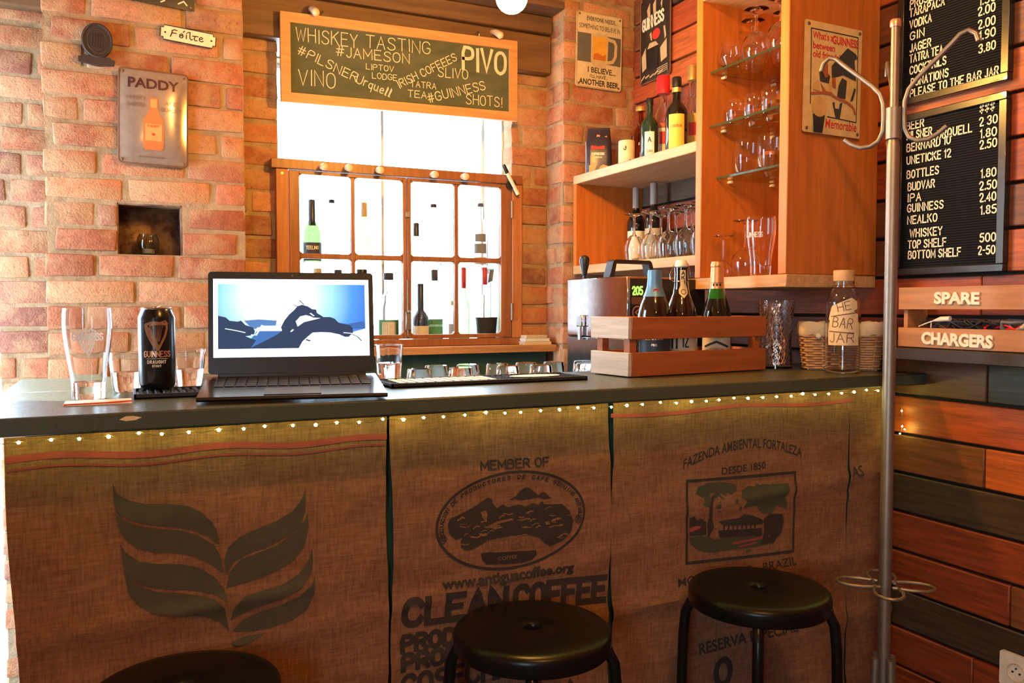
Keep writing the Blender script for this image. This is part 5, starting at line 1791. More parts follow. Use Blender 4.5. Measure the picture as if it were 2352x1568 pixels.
# sign on the right pillar: beer mug
be = sign_root('tin_sign', 'cream and grey tin sign with a handled beer mug on the right brick pillar', 'sign', (1.7085, YP - .008, 2.260), 0, radians(1.0))
f = tin(be, .203, .286, plain('cream_tin', (.62, .52, .33), .45), M_gold_lab, .003, .008)
m = MB(); m.flat([(-.098, -.048), (.098, -.048), (.098, .062), (-.098, .062)], f, sub=3); m.build('dark_panel', plain('slate_print', (.115, .11, .095), .5), be)
f2 = lambda a, b: (a, f(a, b)[1] - .0012, b); f3 = lambda a, b: (a, f(a, b)[1] - .0022, b)
m = MB()
m.flat(P2("-.040,-.042 -.030,-.064 .028,-.064 .036,-.042 .038,.055 .028,.072 .010,.064 -.010,.072 -.030,.062 -.040,.068"), f2, sub=2)
m.ribbon([P2(".040,.050 .066,.046 .074,.030 .072,-.012 .060,-.034 .040,-.040")], .0065, f2)
m.build('mug_picture', plain('pale_mug_print', (.55, .42, .24), .5), be)
m = MB(); m.flat(P2("-.032,-.036 .028,-.036 .031,.052 .012,.058 -.012,.048 -.033,.054"), f3, sub=2); m.build('beer_picture', plain('amber_print', (.68, .36, .04), .5), be)
m = MB(); m.flat(P2("-.030,-.036 .026,-.036 .027,-.010 .010,-.018 -.010,-.008 -.030,-.016"), lambda a, b: (a, f(a, b)[1] - .003, b), sub=1); m.build('beer_shade', plain('dark_amber_print', (.52, .16, .02), .5), be)
m = MB()
word(m, 'EVERYONE NEEDS...', .138, .017, off(f, .010, .112), bold=.01)
word(m, 'SOMETHING TO BELIEVE IN', .186, .019, off(f, 0, .080))
word(m, 'I BELIEVE...', .128, .022, off(f, .012, -.086), bold=.02)
word(m, "I'LL HAVE...", .082, .014, off(f, 0, -.106), bold=.01)
word(m, 'ANOTHER BEER', .180, .022, off(f, 0, -.134), bold=.03)
m.build('lettering', M_ink, be)

# ================================================================ WALL SHELF UNIT AND CABINET (right wall)
XS = 1.578
su = thing('wall_shelf', 'open pine wall shelf with bottles on top and stemmed glasses inside', 'shelf')
MB().box(XS, XW - .001, 2.030, 2.800, 1.730, 1.7625, b=.002).build('top_board', M_pine_y, su)
MB().box(XS, XW - .001, 2.030, 2.800, 1.386, 1.4185, b=.002).build('lower_board', M_pine_y, su)
MB().box(XS + .001, XW - .001, 2.7765, 2.7995, 1.4187, 1.7298).build('end_panel', M_pine, su)
XC = 1.556
cab = thing('wall_cabinet', 'open fronted pine wall cabinet with glass shelves full of drinking glasses', 'cabinet')
CY0, CY1, CZ0, CZ1 = 1.640, 2.020, 1.312, 2.200
MB().box(XC, XW - .001, CY0, CY0 + .032, CZ0 + .034, CZ1, b=.002).build('side_panel', M_pine, cab)
MB().box(XC, XW - .001, CY1 - .028, CY1, CZ0 + .034, CZ1, b=.002).build('side_panel', M_pine, cab)
MB().box(XC, XW - .001, CY0, CY1, CZ0, CZ0 + .0335, b=.002).build('bottom_board', M_pine_y, cab)
MB().box(XC, XW - .001, CY0 + .0325, CY1 - .0285, 2.155, 2.186).build('top_board', M_pine_y, cab)
m = MB()
for i in range(3):
    m.box(XW - .016, XW - .002, CY0 + .033 + i * .1062, CY0 + .033 + (i + 1) * .1062 - .003, CZ0 + .035, 2.154, b=.002)
m.build('back_boards', M_pine, cab)
GSH = []
for z_, xf in ((1.947, 1.585), (1.789, 1.585), (1.640, 1.612)):
    g = MB().box(xf, XW - .02, CY0 + .034, CY1 - .030, z_, z_ + .006).build('glass_shelf', M_shelfglass, cab)
    MB().box(xf - .0008, xf, CY0 + .034, CY1 - .030, z_, z_ + .006).build('polished_edge', M_glassedge, g)
    m = MB()
    for y in (CY0 + .0325, CY1 - .0445):
        for x in (xf + .045, XW - .06):
            m.cyl((x, y, z_ - .006), (x, y + .016, z_ - .006), .0045, seg=10)
    m.build('shelf_pin', M_plasticwhite, g)


def stem_glass(rb, hb, hs, rf, rim=None, t=.0016, seg=32):
    """stemmed glass standing upright: foot radius rf, stem height hs, bowl radius rb, bowl height hb"""
    rim = rim or rb * .82
    pts_o = [(rf, 0), (rf, .002), (rf * .55, .005), (.0055, .011), (.0040, .020), (.0038, hs * .8), (.006, hs)]
    bo = [(rb * .45, hs + hb * .06), (rb * .80, hs + hb * .22), (rb * .98, hs + hb * .42), (rb, hs + hb * .52), (rb * .95, hs + hb * .75), (rim, hs + hb)]
    bi = [(r_ - t, z_ + (.0025 if i < 2 else 0)) for i, (r_, z_) in enumerate(bo)]
    m_ = MB()
    m_.lathe([(0, 0)] + pts_o + bo + bi[::-1] + [(0, hs + hb * .06 + .002)], seg)
    return m_


def flip(m_, h):
    m_.v = [(x, -y, h - z_) for x, y, z_ in m_.v]
    return m_


ZS = 1.4188
wg = flip(stem_glass(.0370, .098, .072, .034), .170).build('wine_glass', M_glass, None, loc=(1.650, 2.487, ZS))
spots = [(1.650, 2.487, 'leftmost'), (1.655, 2.392, 'second from the left'), (1.742, 2.455, 'left back'), (1.738, 2.362, 'middle back'), (1.652, 2.285, 'third from the left'), (1.735, 2.268, 'right back'), (1.650, 2.190, 'fourth from the left'), (1.728, 2.175, 'rightmost back'), (1.645, 2.098, 'rightmost')]
tag(wg, 'leftmost upturned stemmed glass on the lower board of the pine wall shelf', 'glass', 'upturned stemmed glasses on the wall shelf')
for x, y, w_ in spots[1:]:
    dup(wg, (x, y, ZS), label=w_ + ' upturned stemmed glass on the lower board of the pine wall shelf')
for x, y, h, lab in ((1.800, 2.700, .300, 'dark wine bottle nearest the end panel at the back of the wall shelf'), (1.812, 2.600, .306, 'dark wine bottle with pale capsule, second along the back of the wall shelf')):
    bottle(lab, x, y, ZS, .036, h, M_blackbottle, .52, .3, plain('grey_capsule', (.30, .24, .20), .5), .26, 1.08, [(.04, .44, 1.1, M_lettercream if x < 1.81 else M_gold_lab)], [('WINE', .034, .010, .06)], M_ink)
# --- things on top of the shelf
ZT1 = 1.7628
bgm = MB()
cx, cy = 1.640, 2.715
secs = [(0, .048, .030), (.03, .050, .032), (.09, .049, .031), (.125, .046, .024), (.145, .044, .012), (.165, .042, .004), (.172, .042, .003)]
NS = 20
vs = []
for z_, w, d in secs:
    for i in range(NS):
        a = 2 * pi * i / NS
        ex = lambda c_: (abs(c_) ** .45) * (1 if c_ >= 0 else -1)
        vs.append((w * ex(cos(a)), d * ex(sin(a)), z_))
fs = [(j * NS + i, j * NS + (i + 1) % NS, (j + 1) * NS + (i + 1) % NS, (j + 1) * NS + i) for j in range(len(secs) - 1) for i in range(NS)]
fs += [tuple(range(NS - 1, -1, -1)), tuple((len(secs) - 1) * NS + i for i in range(NS))]
bgm.add(vs, fs)
bag = bgm.build('coffee_bag', plain('navy_foil_bag', (.035, .028, .045), .3, .2), None, loc=(cx, cy, ZT1), rz=radians(-32))
tag(bag, 'dark foil coffee bag with orange print at the left end of the wall shelf top', 'bag')
fb = lambda a, b: (a, -.0335 + max(0, b - .085) * .32, b)
m = MB(); m.flat(rrect(-.028, .022, .088, .112, .002), fb, sub=1); m.build('red_band', M_red, bag)
m = MB()
for q in ("-.035,.004 -.018,.002 -.010,.020 -.004,.030 -.020,.038 -.036,.026", ".0,.004 .030,.004 .036,.024 .016,.030 .004,.020", "-.012,.125 .0,.128 .006,.142 -.006,.146", ".018,.118 .034,.122 .030,.140 .020,.136"):
    m.flat(P2(q), fb, sub=1)
m.build('orange_print', plain('bag_orange', (.72, .25, .08), .5), bag)
m = MB(); m.ribbon(strokes_c('ESPRESSO', .046, .008), .0009, off(fb, -.002, .066)); m.ribbon(strokes_c('CREMA', .03, .005), .0006, off(fb, -.002, .055)); m.build('lettering', M_lettercream, bag)
m = MB(); m.box(-.0495, -.046, -.022, .022, .004, .118); m.build('side_stripe', plain('bag_blue', (.16, .18, .38), .4), bag)

cdl = thing('candle', 'short cream pillar candle with bird motifs on the wall shelf beside the coffee bag', 'candle', (1.668, 2.566, ZT1))
MB().lathe([(0, 0), (.029, 0), (.030, .002), (.030, .096), (.028, .099), (.012, .097), (0, .096)], 32).build('wax', M_linen, cdl)
MB().cyl((0, 0, .095), (.001, 0, .106), .0012, seg=6).build('wick', M_ink, cdl)
a = face_to_camera(1.668, 2.566); f = oncyl(.0305, 0, a)
m = MB(); m.flat(P2("-.014,.066 -.006,.072 -.004,.080 .0,.072 -.002,.064 -.006,.060"), f); m.flat(P2(".006,.024 .014,.030 .018,.026 .012,.018"), f); m.flat(P2("-.012,.020 -.004,.022 -.006,.014"), f); m.build('bird_motif', M_ink, cdl)

bottle('clear bottle of brown liquor with a gold cap, beside the cream candle', 1.722, 2.558, ZT1, .033, .226, M_amber, .52, .3, M_gold, .07, 1.5)
bottle('dark green gin bottle with a white oval label, second bottle on the wall shelf', 1.672, 2.428, ZT1, .031, .222, plain('dark_green_bottle', (.012, .035, .022), .08, coat=.5), .55, .3, M_black, .10, 1.15, [(.04, .46, .55, M_paper)], [('A', .010, .016, .30), ('GIN', .018, .008, .14)], M_ink)
M_rum = glassmat('clear_spirit_glass', (.95, .93, .88))
bottle('clear spirit bottle with a tall red cap and cream label on the wall shelf', 1.745, 2.451, ZT1, .034, .312, M_rum, .50, .3, M_redcap, .20, 1.9, [(.12, .45, 1.0, M_lettercream), (.40, .455, 1.0, M_red), (.22, .36, .35, M_red)])
bottle('black liqueur bottle with a tall yellow arched label, fourth bottle on the wall shelf', 1.664, 2.262, ZT1, .036, .252, M_blackbottle, .52, .3, M_black, .12, 1.2, [(.03, .50, .75, M_yel_lab), (.80, .86, 3.1, M_gold)], [('LIQUEUR', .036, .008, .33)], M_red)
bottle('rum bottle with a yellow label and red badge half hidden by the pine cabinet', 1.746, 2.284, ZT1, .036, .306, M_rum, .50, .3, M_gold, .16, 1.4, [(.14, .46, 1.1, M_yel_lab), (.22, .36, .35, M_red), (.0, .10, 3.1, M_black_lab)])

# --- glasses in the cabinet
S1z, S2z, S3z, S4z = 1.9531, 1.7951, 1.6461, 1.3456
g1 = flip(stem_glass(.0400, .085, .060, .036), .145).build('wine_glass', M_glass, None, loc=(1.690, 1.930, S1z))
tag(g1, 'back left upturned stemmed glass on the top glass shelf of the cabinet', 'glass', 'stemmed glasses on the top cabinet shelf')
for x, y, w_ in ((1.634, 1.852, 'front left'), (1.726, 1.836, 'back middle'), (1.640, 1.760, 'front middle'), (1.730, 1.742, 'back right')):
    dup(g1, (x, y, S1z), label=w_ + ' upturned stemmed glass on the top glass shelf of the cabinet')
sn = MB().lathe([(0, .001), (.014, 0), (.024, .008), (.034, .026), (.0355, .040), (.032, .060), (.027, .074), (.0255, .074), (.0305, .059), (.034, .040), (.0325, .027), (.023, .010), (0, .006)], 32).build('round_glass', M_glass, None, loc=(1.622, 1.945, S1z))
tag(sn, 'small round bowl glass at the left front of the top cabinet shelf', 'glass')
first = None
for i, (x, y) in enumerate(((1.630, 1.930), (1.634, 1.858), (1.634, 1.786), (1.634, 1.714), (1.712, 1.930), (1.712, 1.856), (1.712, 1.782), (1.712, 1.708))):
    lab = '%s short tumbler from the left in the %s row on the middle glass shelf' % (ORD[i % 4], 'front' if i < 4 else 'back')
    if first is None:
        first = tumbler('tumbler', lab, (x, y, S2z), .024, .030, .066, facets=9, group='tumblers on the middle cabinet shelf')
    else:
        dup(first, (x, y, S2z), label=lab)
first = None
for i, (x, y) in enumerate(((1.658, 1.912), (1.662, 1.820), (1.662, 1.730), (1.760, 1.905), (1.762, 1.800))):
    lab = '%s tall tumbler from the left in the %s row on the lowest glass shelf' % (ORD[i if i < 3 else i - 3], 'front' if i < 3 else 'back')
    if first is None:
        first = tumbler('tumbler', lab, (x, y, S3z), .032, .037, .098, group='tall tumblers on the lowest cabinet shelf')
    else:
        dup(first, (x, y, S3z), label=lab)
make_pint('pint_glass', 'pint glass with white print in the bottom compartment of the pine cabinet', (1.618, 1.806, S4z), face_to_camera(1.618, 1.806) - .5, 'GUINNESS', harp=False)
w2_ = flip(stem_glass(.043, .088, .080, .036), .168).build('wine_glass', M_glass, None, loc=(1.660, 1.915, S4z))
tag(w2_, 'large upturned stemmed glass behind the pint glass in the bottom of the cabinet', 'glass')
w3_ = flip(stem_glass(.024, .050, .074, .030, .020), .124).build('wine_glass', M_glass, None, loc=(1.600, 1.940, S4z))
tag(w3_, 'small upturned stemmed glass at the left front of the cabinet bottom', 'glass')
w4_ = flip(stem_glass(.043, .088, .080, .036), .168).build('wine_glass', M_glass, None, loc=(1.735, 1.742, S4z))
tag(w4_, 'upturned stemmed glass at the back right of the cabinet bottom', 'glass')

# --- dark pub sign on the plank wall above the bottles
gs = sign_root('tin_sign', 'narrow dark tin sign with cream lettering and a red ball above the bottles', 'sign', (XW - .006, 2.683, 2.300), radians(-90))
f = tin(gs, .196, .330, plain('black_sign_tin', (.022, .018, .015), .35, coat=.3), M_brownink, .003)
m = MB(); m.ribbon(strokes_c('GUINNESS', .140, .042), .0042, off(f, -.010, .040, .04)); m.build('lettering', M_lettercream, gs)
m = MB(); m.flat(ell(.012, .005, .026, .020, 20), f); m.build('red_ball', M_red, gs)
f2 = lambda a, b: (a, f(a, b)[1] - .001, b)
m = MB()
m.flat(P2("-.045,-.040 .030,-.040 .024,-.125 -.040,-.125"), f2, sub=1)
m.build('stout_glass', M_black, gs)
m = MB()
for q in ("-.045,-.040 -.030,-.020 .010,-.022 .030,-.040", "-.085,-.060 -.055,-.030 -.050,-.110 -.080,-.120", ".040,-.055 .080,-.030 .082,-.100 .045,-.110", ".060,.020 .070,.020 .078,-.020 .068,-.030", "-.050,.110 -.030,.135 -.025,.080 -.040,.075", "-.010,.120 .010,.140 .012,.085 -.004,.080", ".040,.110 .055,.140 .050,.090", "-.030,.015 -.018,.020 -.012,-.015 -.022,-.010"):
    MB().flat(P2(q), f2, sub=1).build('picture_detail', plain('tan_print', (.52, .36, .18), .5), gs)
for i in range(5):
    m.ribbon([[(-.088 + .03 * i, -.150 + .004 * (i % 2)), (-.066 + .03 * i, -.138 - .003 * (i % 3))]], .003, f2)
for i in range(4):
    m.ribbon([[(.020, -.150 + i * .007), (.085, -.146 + i * .007)]], .0013, f2)
m.build('picture_lines', plain('tan_print', (.52, .36, .18), .5), gs)

# --- cream advertising sign on the cabinet side
ad = sign_root('tin_sign', 'cream tin sign with red lettering on the side of the pine cabinet', 'sign', (1.699, CY0 - .006, 1.855), 0, radians(.8))
f = tin(ad, .200, .286, plain('cream_enamel', (.74, .52, .22), .38), None, .003, .006)
f2 = lambda a, b: (a, f(a, b)[1] - .0012, b); f3 = lambda a, b: (a, f(a, b)[1] - .0022, b)
m = MB(); m.ribbon([[(-.080, -.070), (-.082, .122), (.084, .122), (.084, -.102), (-.02, -.098)]], .0014, f, step=.03); m.build('border_line', M_ink, ad)
m = MB()
word(m, "What's a", .070, .019, off(f, -.042, .098), bold=.02); word(m, 'GUINNESS', .094, .022, off(f, .038, .093), bold=.03)
word(m, 'between', .076, .018, off(f, -.038, .072), bold=.02); word(m, 'old friends?', .096, .018, off(f, -.028, .050), bold=.02); word(m, 'Memorable', .112, .024, off(f, .030, -.126), bold=.012)
m.build('lettering', M_red, ad)
m = MB()
m.flat(P2("-.012,.034 .044,.088 .076,.076 .082,.066 .070,.060 .078,.006 .030,.016 .008,.008 -.010,.004"), f2, sub=1)   # big dark hat
m.flat(P2("-.006,-.060 .008,-.100 .022,-.100 .030,-.056 .020,-.060 .018,-.074 .004,-.074 .002,-.058"), f2, sub=1)
m.flat(P2(".010,-.046 .040,-.046 .044,.002 .026,.008 .014,-.014"), f2, sub=1)
m.flat(P2("-.050,-.010 -.020,-.012 -.016,.006 -.034,.022 -.054,.012"), f2, sub=1)
m.flat(P2(".058,-.050 .068,-.046 .078,-.016 .072,-.012"), f2, sub=1)
m.build('dark_figures', plain('blue_black_print', (.045, .045, .05), .5), ad)
m = MB()
m.flat(P2("-.046,.030 -.034,.046 -.026,.036 -.024,.004 -.034,.000 -.044,.016"), f3, sub=1); m.flat(P2("-.050,-.014 -.020,-.044 -.040,-.040"), f3, sub=1)
m.ribbon([smoothed(P2("-.078,-.044 -.050,-.040 -.020,-.036 .010,-.048 .040,-.052 .070,-.064 .076,-.080"))], .0032, f3)
m.flat(P2("-.010,-.020 .004,-.022 .002,.006 -.010,.002"), f3, sub=1)
m.build('red_brown_figures', plain('rust_print', (.42, .11, .04), .5), ad)
m = MB(); m.flat(P2("-.072,-.096 -.030,-.096 -.036,-.142 -.066,-.142"), f2, sub=1); m.build('pint_body', M_ink, ad)
m = MB(); m.flat(ell(-.051, -.076, .026, .026, 24), f3, sub=1); m.flat(P2("-.076,-.020 -.058,-.006 -.050,-.036 -.074,-.034"), f3, sub=1); m.flat(P2("-.020,-.006 -.006,-.004 -.008,-.034 -.022,-.034"), f3, sub=1); m.build('pint_head', plain('tan_head_print', (.66, .40, .13), .5), ad)

# ================================================================ MENU BOARDS
def menu(label, y_left, y_right, z0_, z1_, rows, prices):
    yc = (y_left + y_right) / 2; w = y_left - y_right
    t = sign_root('letter_board', label, 'menu board', (XW - .001, yc, (z0_ + z1_) / 2), radians(-90))
    hw, hh = w / 2, (z1_ - z0_) / 2
    fr = .019
    m_ = MB()
    m_.box(-hw, hw, -.020, 0, hh - fr, hh, b=.002); m_.box(-hw, hw, -.020, 0, -hh, -hh + fr, b=.002)
    m_.box(-hw, -hw + fr, -.0198, 0, -hh + fr, hh - fr, b=.001); m_.box(hw - fr, hw, -.0198, 0, -hh + fr, hh - fr, b=.001)
    m_.build('frame', plain('black_board_frame', (.020, .017, .014), .25, .2, coat=.3), t)
    m_ = MB()
    n_ = int((2 * hh - 2 * fr) / .0062)
    for i in range(n_):
        zz_ = -hh + fr + i * (2 * hh - 2 * fr) / n_
        m_.box(-hw + fr, hw - fr, -.0095, -.001, zz_, zz_ + .0040)
    m_.box(-hw + fr, hw - fr, -.006, -.0012, -hh + fr, hh - fr)
    m_.build('felt_panel', plain('ribbed_black', (.007, .0065, .006), .7, spec=.15), t)
    for s_, y0_, y1_, zc_ in rows + prices:
        a0_, a1_ = yc - y0_, yc - y1_
        m_ = MB()
        lines = [[(a0_ + p[0], zc_ - (z0_ + z1_) / 2 - .0096 + p[1]) for p in l] for l in strokes(s_, a1_ - a0_, .0195, gap=1.9)]
        m_.ribbon(lines, .00165, onface(-.0108))
        m_.build('letters', M_lettercream, t)
    return t


menu('lower black letter board of drink prices on the plank wall', 1.566, 1.263, 1.343, 1.761,
     [('BEER', 1.541, 1.490, 1.733), ('PILSNER', 1.539, 1.466, 1.707), ('URQUELL', 1.449, 1.356, 1.694), ('BERNARD 10', 1.539, 1.413, 1.676), ('UNETICKE 12', 1.538, 1.411, 1.643), ('BOTTLES', 1.537, 1.444, 1.606), ('BUDVAR', 1.533, 1.455, 1.574), ('IPA', 1.533, 1.494, 1.545), ('GUINNESS', 1.533, 1.429, 1.518), ('NEALKO', 1.532, 1.446, 1.487), ('WHISKEY', 1.524, 1.431, 1.452), ('TOP SHELF', 1.529, 1.419, 1.423), ('BOTTOM SHELF', 1.528, 1.378, 1.396)],
     [('$$$', 1.336, 1.300, 1.734), ('2 30', 1.336, 1.292, 1.703), ('1.80', 1.333, 1.293, 1.674), ('2.50', 1.334, 1.292, 1.648), ('1.80', 1.329, 1.292, 1.579), ('2.50', 1.332, 1.290, 1.550), ('2.40', 1.331, 1.291, 1.522), ('1.85', 1.328, 1.289, 1.492), ('500', 1.328, 1.289, 1.426), ('2-50', 1.332, 1.290, 1.396)])
menu('upper black letter board of drink prices cut off by the top of the view', 1.568, 1.262, 1.785, 2.250,
     [('PROSECCO', 1.537, 1.430, 2.046), ('TARAPACA', 1.538, 1.438, 2.023), ('VODKA', 1.537, 1.474, 1.993), ('GIN', 1.535, 1.494, 1.963), ('JAGER', 1.535, 1.474, 1.932), ('TATRA TEA', 1.535, 1.440, 1.905), ('COCKTAILS', 1.534, 1.430, 1.875), ('DONATIONS', 1.530, 1.423, 1.843), ('PLEASE TO THE BAR JAR', 1.532, 1.292, 1.815)],
     [('1.50', 1.343, 1.303, 1.990), ('2.00', 1.346, 1.304, 1.966), ('2.00', 1.345, 1.303, 1.935), ('1.90', 1.341, 1.302, 1.908), ('3.80', 1.342, 1.301, 1.877)])

# ================================================================ WALL CRATE OF CHARGERS
XF = 1.792
wc = thing('wall_crate', 'wooden crate with raised cream lettering mounted on the plank wall below the menu boards', 'crate')
for z0_, z1_ in ((1.254, 1.3095), (1.160, 1.2085)):
    MB().box(XF, XF + .012, 1.080, 1.492, z0_, z1_, b=.001).build('front_slat', M_wallcrate, wc)
MB().box(XF + .0125, XW - .001, 1.474, 1.486, 1.158, 1.300, b=.001).build('end_board', M_wallcrate, wc)
MB().box(XF + .0125, XW - .001, 1.082, 1.094, 1.158, 1.300, b=.001).build('end_board', M_wallcrate, wc)
MB().box(XF + .0125, XW - .001, 1.095, 1.4735, 1.1585, 1.166).build('bottom_board', M_wallcrate, wc)
for s_, yc, zb, w_, h_ in (('SPARE', 1.328, 1.2685, .118, .0272), ('CHARGERS', 1.327, 1.1690, .186, .0285)):
    m = MB(); word(m, s_, w_, h_, lambda a, b, d=0.0, yc=yc, zb=zb: (XF - .0005 - d, yc - a, zb + b - a * .02), bold=.045, thick=.004); m.build('raised_lettering', M_lettercream, wc)
sl = MB().box(1.775, XW - .001, 1.05, 1.510, 1.128, 1.1575, b=.002).build('wall_ledge', plain('dark_ledge_wood', (.035, .022, .015), .6)); tag(sl, 'dark narrow ledge under the wall crate of chargers', 'shelf')
rr = random.Random(33)
CBL = ['black', 'black', 'black', 'black', 'red', 'grey', 'white']
for i, c in enumerate(CBL):
    yc = 1.40 - i * .042
    m = MB(); pts = []
    for k in range(26):
        a = k * .62 + i
        pts.append((1.828 + .016 * sin(a * 1.3 + i), max(1.10, min(1.46, yc + .045 * cos(a) + rr.uniform(-.006, .006))), 1.183 + .030 * abs(sin(a * .7)) + .0035 * (k % 3) + (.012 if c != 'red' else 0)))
    m.tube(pts, .0022 if c != 'grey' else .004, 6)
    mt = {'black': M_rubber, 'red': M_redcap, 'grey': M_grey_lab, 'white': M_plasticwhite}[c]
    lab = {'red': 'red charging cable coiled in the wall crate', 'grey': 'thick grey cable coiled in the wall crate', 'white': 'white cable coiled at the right end of the wall crate'}.get(c, ['leftmost', 'second', 'third', 'fourth'][i] + ' of the black charging cables coiled in the wall crate' if i < 4 else '')
    tag(m.build('charging_cable', mt), lab, 'cable', 'cables in the wall crate')
m = MB()
m.tube([(1.818, 1.452, 1.211), (1.815, 1.430, 1.219), (1.813, 1.404, 1.227)], .0016, 6)
m.tube([(1.816, 1.415, 1.2215), (1.818, 1.418, 1.190)], .0014, 6)
wcab = m.build('white_charger_lead', M_plasticwhite); tag(wcab, 'white charger lead with plug lying across the left part of the wall crate', 'cable')
MB().tube([(1.8135, 1.405, 1.2265), (1.812, 1.385, 1.2305), (1.812, 1.360, 1.2320)], [.0025, .0065, .0062], 10).build('plug', M_plasticwhite, wcab)

# mains socket low on the plank wall
so = thing('wall_socket', 'cream square mains socket low on the plank wall at the right edge', 'socket', (XW - .0005, 1.214, .408), radians(-90))
m = MB(); m.prism(rrect(-.041, .041, -.041, .041, .006), -.009, 0); m.build('cover_plate', M_plasticwhite, so)
m = MB(); m.lathe([(.0, -.001), (.0185, -.001), (.0205, .0018), (.022, .0018), (.022, -.002)], 28, T=Matrix.Translation((0, -.0095, 0)) @ Matrix.Rotation(radians(90), 4, 'X')); m.build('socket_well', M_cardpaper, so)
m = MB()
for dx in (-.0085, .0085):
    m.cyl((dx, -.0088, 0), (dx, -.0105, 0), .0026, seg=10)
m.cyl((0, -.0088, .010), (0, -.012, .010), .002, seg=10)
m.build('socket_holes', M_ink, so)

# ================================================================ COAT STAND
cs = thing('coat_stand', 'grey metal tube coat stand with curved hooks standing before the bar', 'coat stand', (1.5535, 1.315, 0))
m = MB(); m.lathe([(.0128, .40), (.0135, .42), (.0135, 1.615), (.0125, 1.622), (.0095, 1.640), (.0090, 1.650), (.0090, 1.878)], 24)
m.build('pole', M_chrome, cs)
MB().lathe([(0, 1.876), (.0108, 1.876), (.0118, 1.879), (.0118, 1.890), (.0100, 1.893), (0, 1.894)], 20).build('top_cap', M_copper, cs)
MB().lathe([(.0098, 1.63), (.0165, 1.632), (.0165, 1.700), (.0098, 1.702)], 24).build('hook_collar', M_chrome, cs)
HK = [(.165, 1.812), (.160, 1.828), (.146, 1.838), (.130, 1.833), (.115, 1.818), (.080, 1.786), (.048, 1.757), (.030, 1.736), (.0225, 1.712), (.0215, 1.680), (.0230, 1.652), (.032, 1.632), (.050, 1.622), (.072, 1.622), (.092, 1.632), (.108, 1.645)]
for ang_ in (radians(-49.7 - 18), radians(-49.7 + 180 - 18), radians(-49.7 + 96)):
    dx, dy = cos(ang_), sin(ang_)
    MB().tube([(d * dx, d * dy, z_) for d, z_ in HK], .0052, 10).build('hook', M_chrome, cs)
for k in range(4):
    ang_ = radians(-49.7 + 90 * k + 8)
    dx, dy = cos(ang_), sin(ang_); px_, py_ = -dy, dx
    pts = [(d * dx + e * px_, d * dy + e * py_, .632) for d, e in ((.013, -.022), (.05, -.030), (.082, -.028), (.100, -.012), (.103, .002), (.096, .018), (.078, .028), (.05, .030), (.013, .022))]
    MB().tube(pts, .0038, 8).build('umbrella_loop', M_chrome, cs)
for k in range(4):
    ang_ = radians(-49.7 + 90 * k + 40)
    dx, dy = cos(ang_), sin(ang_)
    MB().tube([(.022 * dx, .022 * dy, .465), (.024 * dx, .024 * dy, .40), (.034 * dx, .034 * dy, .30), (.08 * dx, .08 * dy, .16), (.15 * dx, .15 * dy, .05), (.185 * dx, .185 * dy, .012), (.19 * dx, .19 * dy, .0)], .0090, 10).build('leg', M_chrome, cs)
MB().lathe([(.0125, .38), (.031, .385), (.031, .40), (.0125, .405)], 24).build('leg_collar', M_chrome, cs)

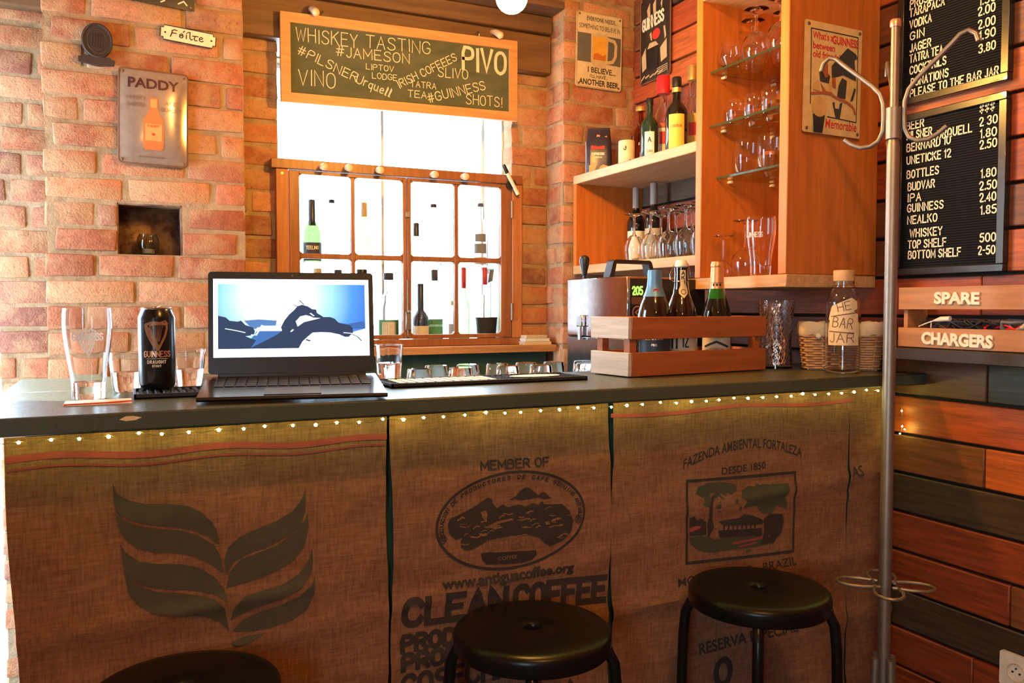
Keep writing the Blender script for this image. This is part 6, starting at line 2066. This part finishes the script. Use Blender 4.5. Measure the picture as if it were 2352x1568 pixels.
# ================================================================ BAR STOOLS
def make_stool(label, loc, rz):
    t = thing('bar_stool', label, 'stool', loc, rz, 'black bar stools')
    H = .655
    R_ = .150
    m_ = MB()
    m_.lathe([(.0165, H - .012), (.0165, H - .003), (.0200, H), (.060, H - .0012), (R_ - .020, H - .0005), (R_ - .006, H - .002), (R_ - .0012, H - .007), (R_, H - .013), (R_, H - .034), (R_ - .002, H - .0375), (R_ - .006, H - .038), (R_ - .008, H - .034), (R_ - .010, H - .018), (.060, H - .014), (.0165, H - .012)], 72)
    m_.build('seat', M_stool, t, angle=50)
    m_ = MB()
    for k in range(2):
        a = radians(-60 + 180 * k)
        m_.sphere(((R_ + .0005) * cos(a), (R_ + .0005) * sin(a), H - .024), .004, 10, 6)
    m_.build('rivets', M_stool, t)
    for k in range(4):
        a = radians(45 + 90 * k)
        dx, dy = cos(a), sin(a)
        pr_ = [(.085, H - .030), (.120, H - .034), (.143, H - .046), (.155, H - .070), (.160, H - .12), (.166, .30), (.175, .02), (.1755, 0)]
        MB().tube([(d * dx, d * dy, z_) for d, z_ in pr_], .0112, 12).build('leg', M_stool, t)
    m_ = MB(); m_.tube([(.162 * cos(2 * pi * i / 48), .162 * sin(2 * pi * i / 48), .22) for i in range(48)], .007, 10, closed=True)
    m_.build('foot_ring', M_stool, t)
    return t


make_stool('black round bar stool in the middle, in front of the oval badge sack', (.694, 1.384, 0), radians(18))
st = [o_ for o_ in bpy.data.objects if o_.name == 'bar_stool'][0]
dup(st, (1.238, 1.374, 0), radians(3), 'black round bar stool on the right, in front of the farm picture sack')
dup(st, (.079, 1.398, 0), radians(-2), 'black round bar stool at the bottom left, only its seat edge in view')

# ================================================================ HANGING BULB
bl = thing('pendant_bulb', 'lit round globe bulb hanging above the chalkboard', 'lamp', (0.893, 1.90, 2.032))
MB().sphere((0, 0, 0), .0395, 32, 20).build('globe', emit('warm_bulb_glow', (1.0, .48, .085), 980), bl)
MB().lathe([(.014, .039), (.019, .046), (.021, .060), (.021, .098), (.012, .106), (0, .107)], 24).build('socket', M_black, bl)
MB().cyl((0, 0, .106), (0, 0, ZT - 2.032 - .001), .003, seg=8).build('cord', M_black, bl)

# frame standing on the plank shelf over the window
pf = thing('picture_frame', 'small wood framed picture on the plank shelf right of the hanging bulb', 'picture', (1.405, 2.90, 2.4285))
m = MB(); m.box(-.11, .050, -.006, .006, 0, .014); m.box(.036, .050, -.0059, .0059, .014, .16); m.box(-.11, -.096, -.0059, .0059, .014, .16); m.box(-.11, .050, -.0059, .0059, .146, .16); m.build('frame', M_casing, pf)
MB().box(-.096, .036, -.002, .004, .014, .146).build('picture', M_cardpaper, pf)
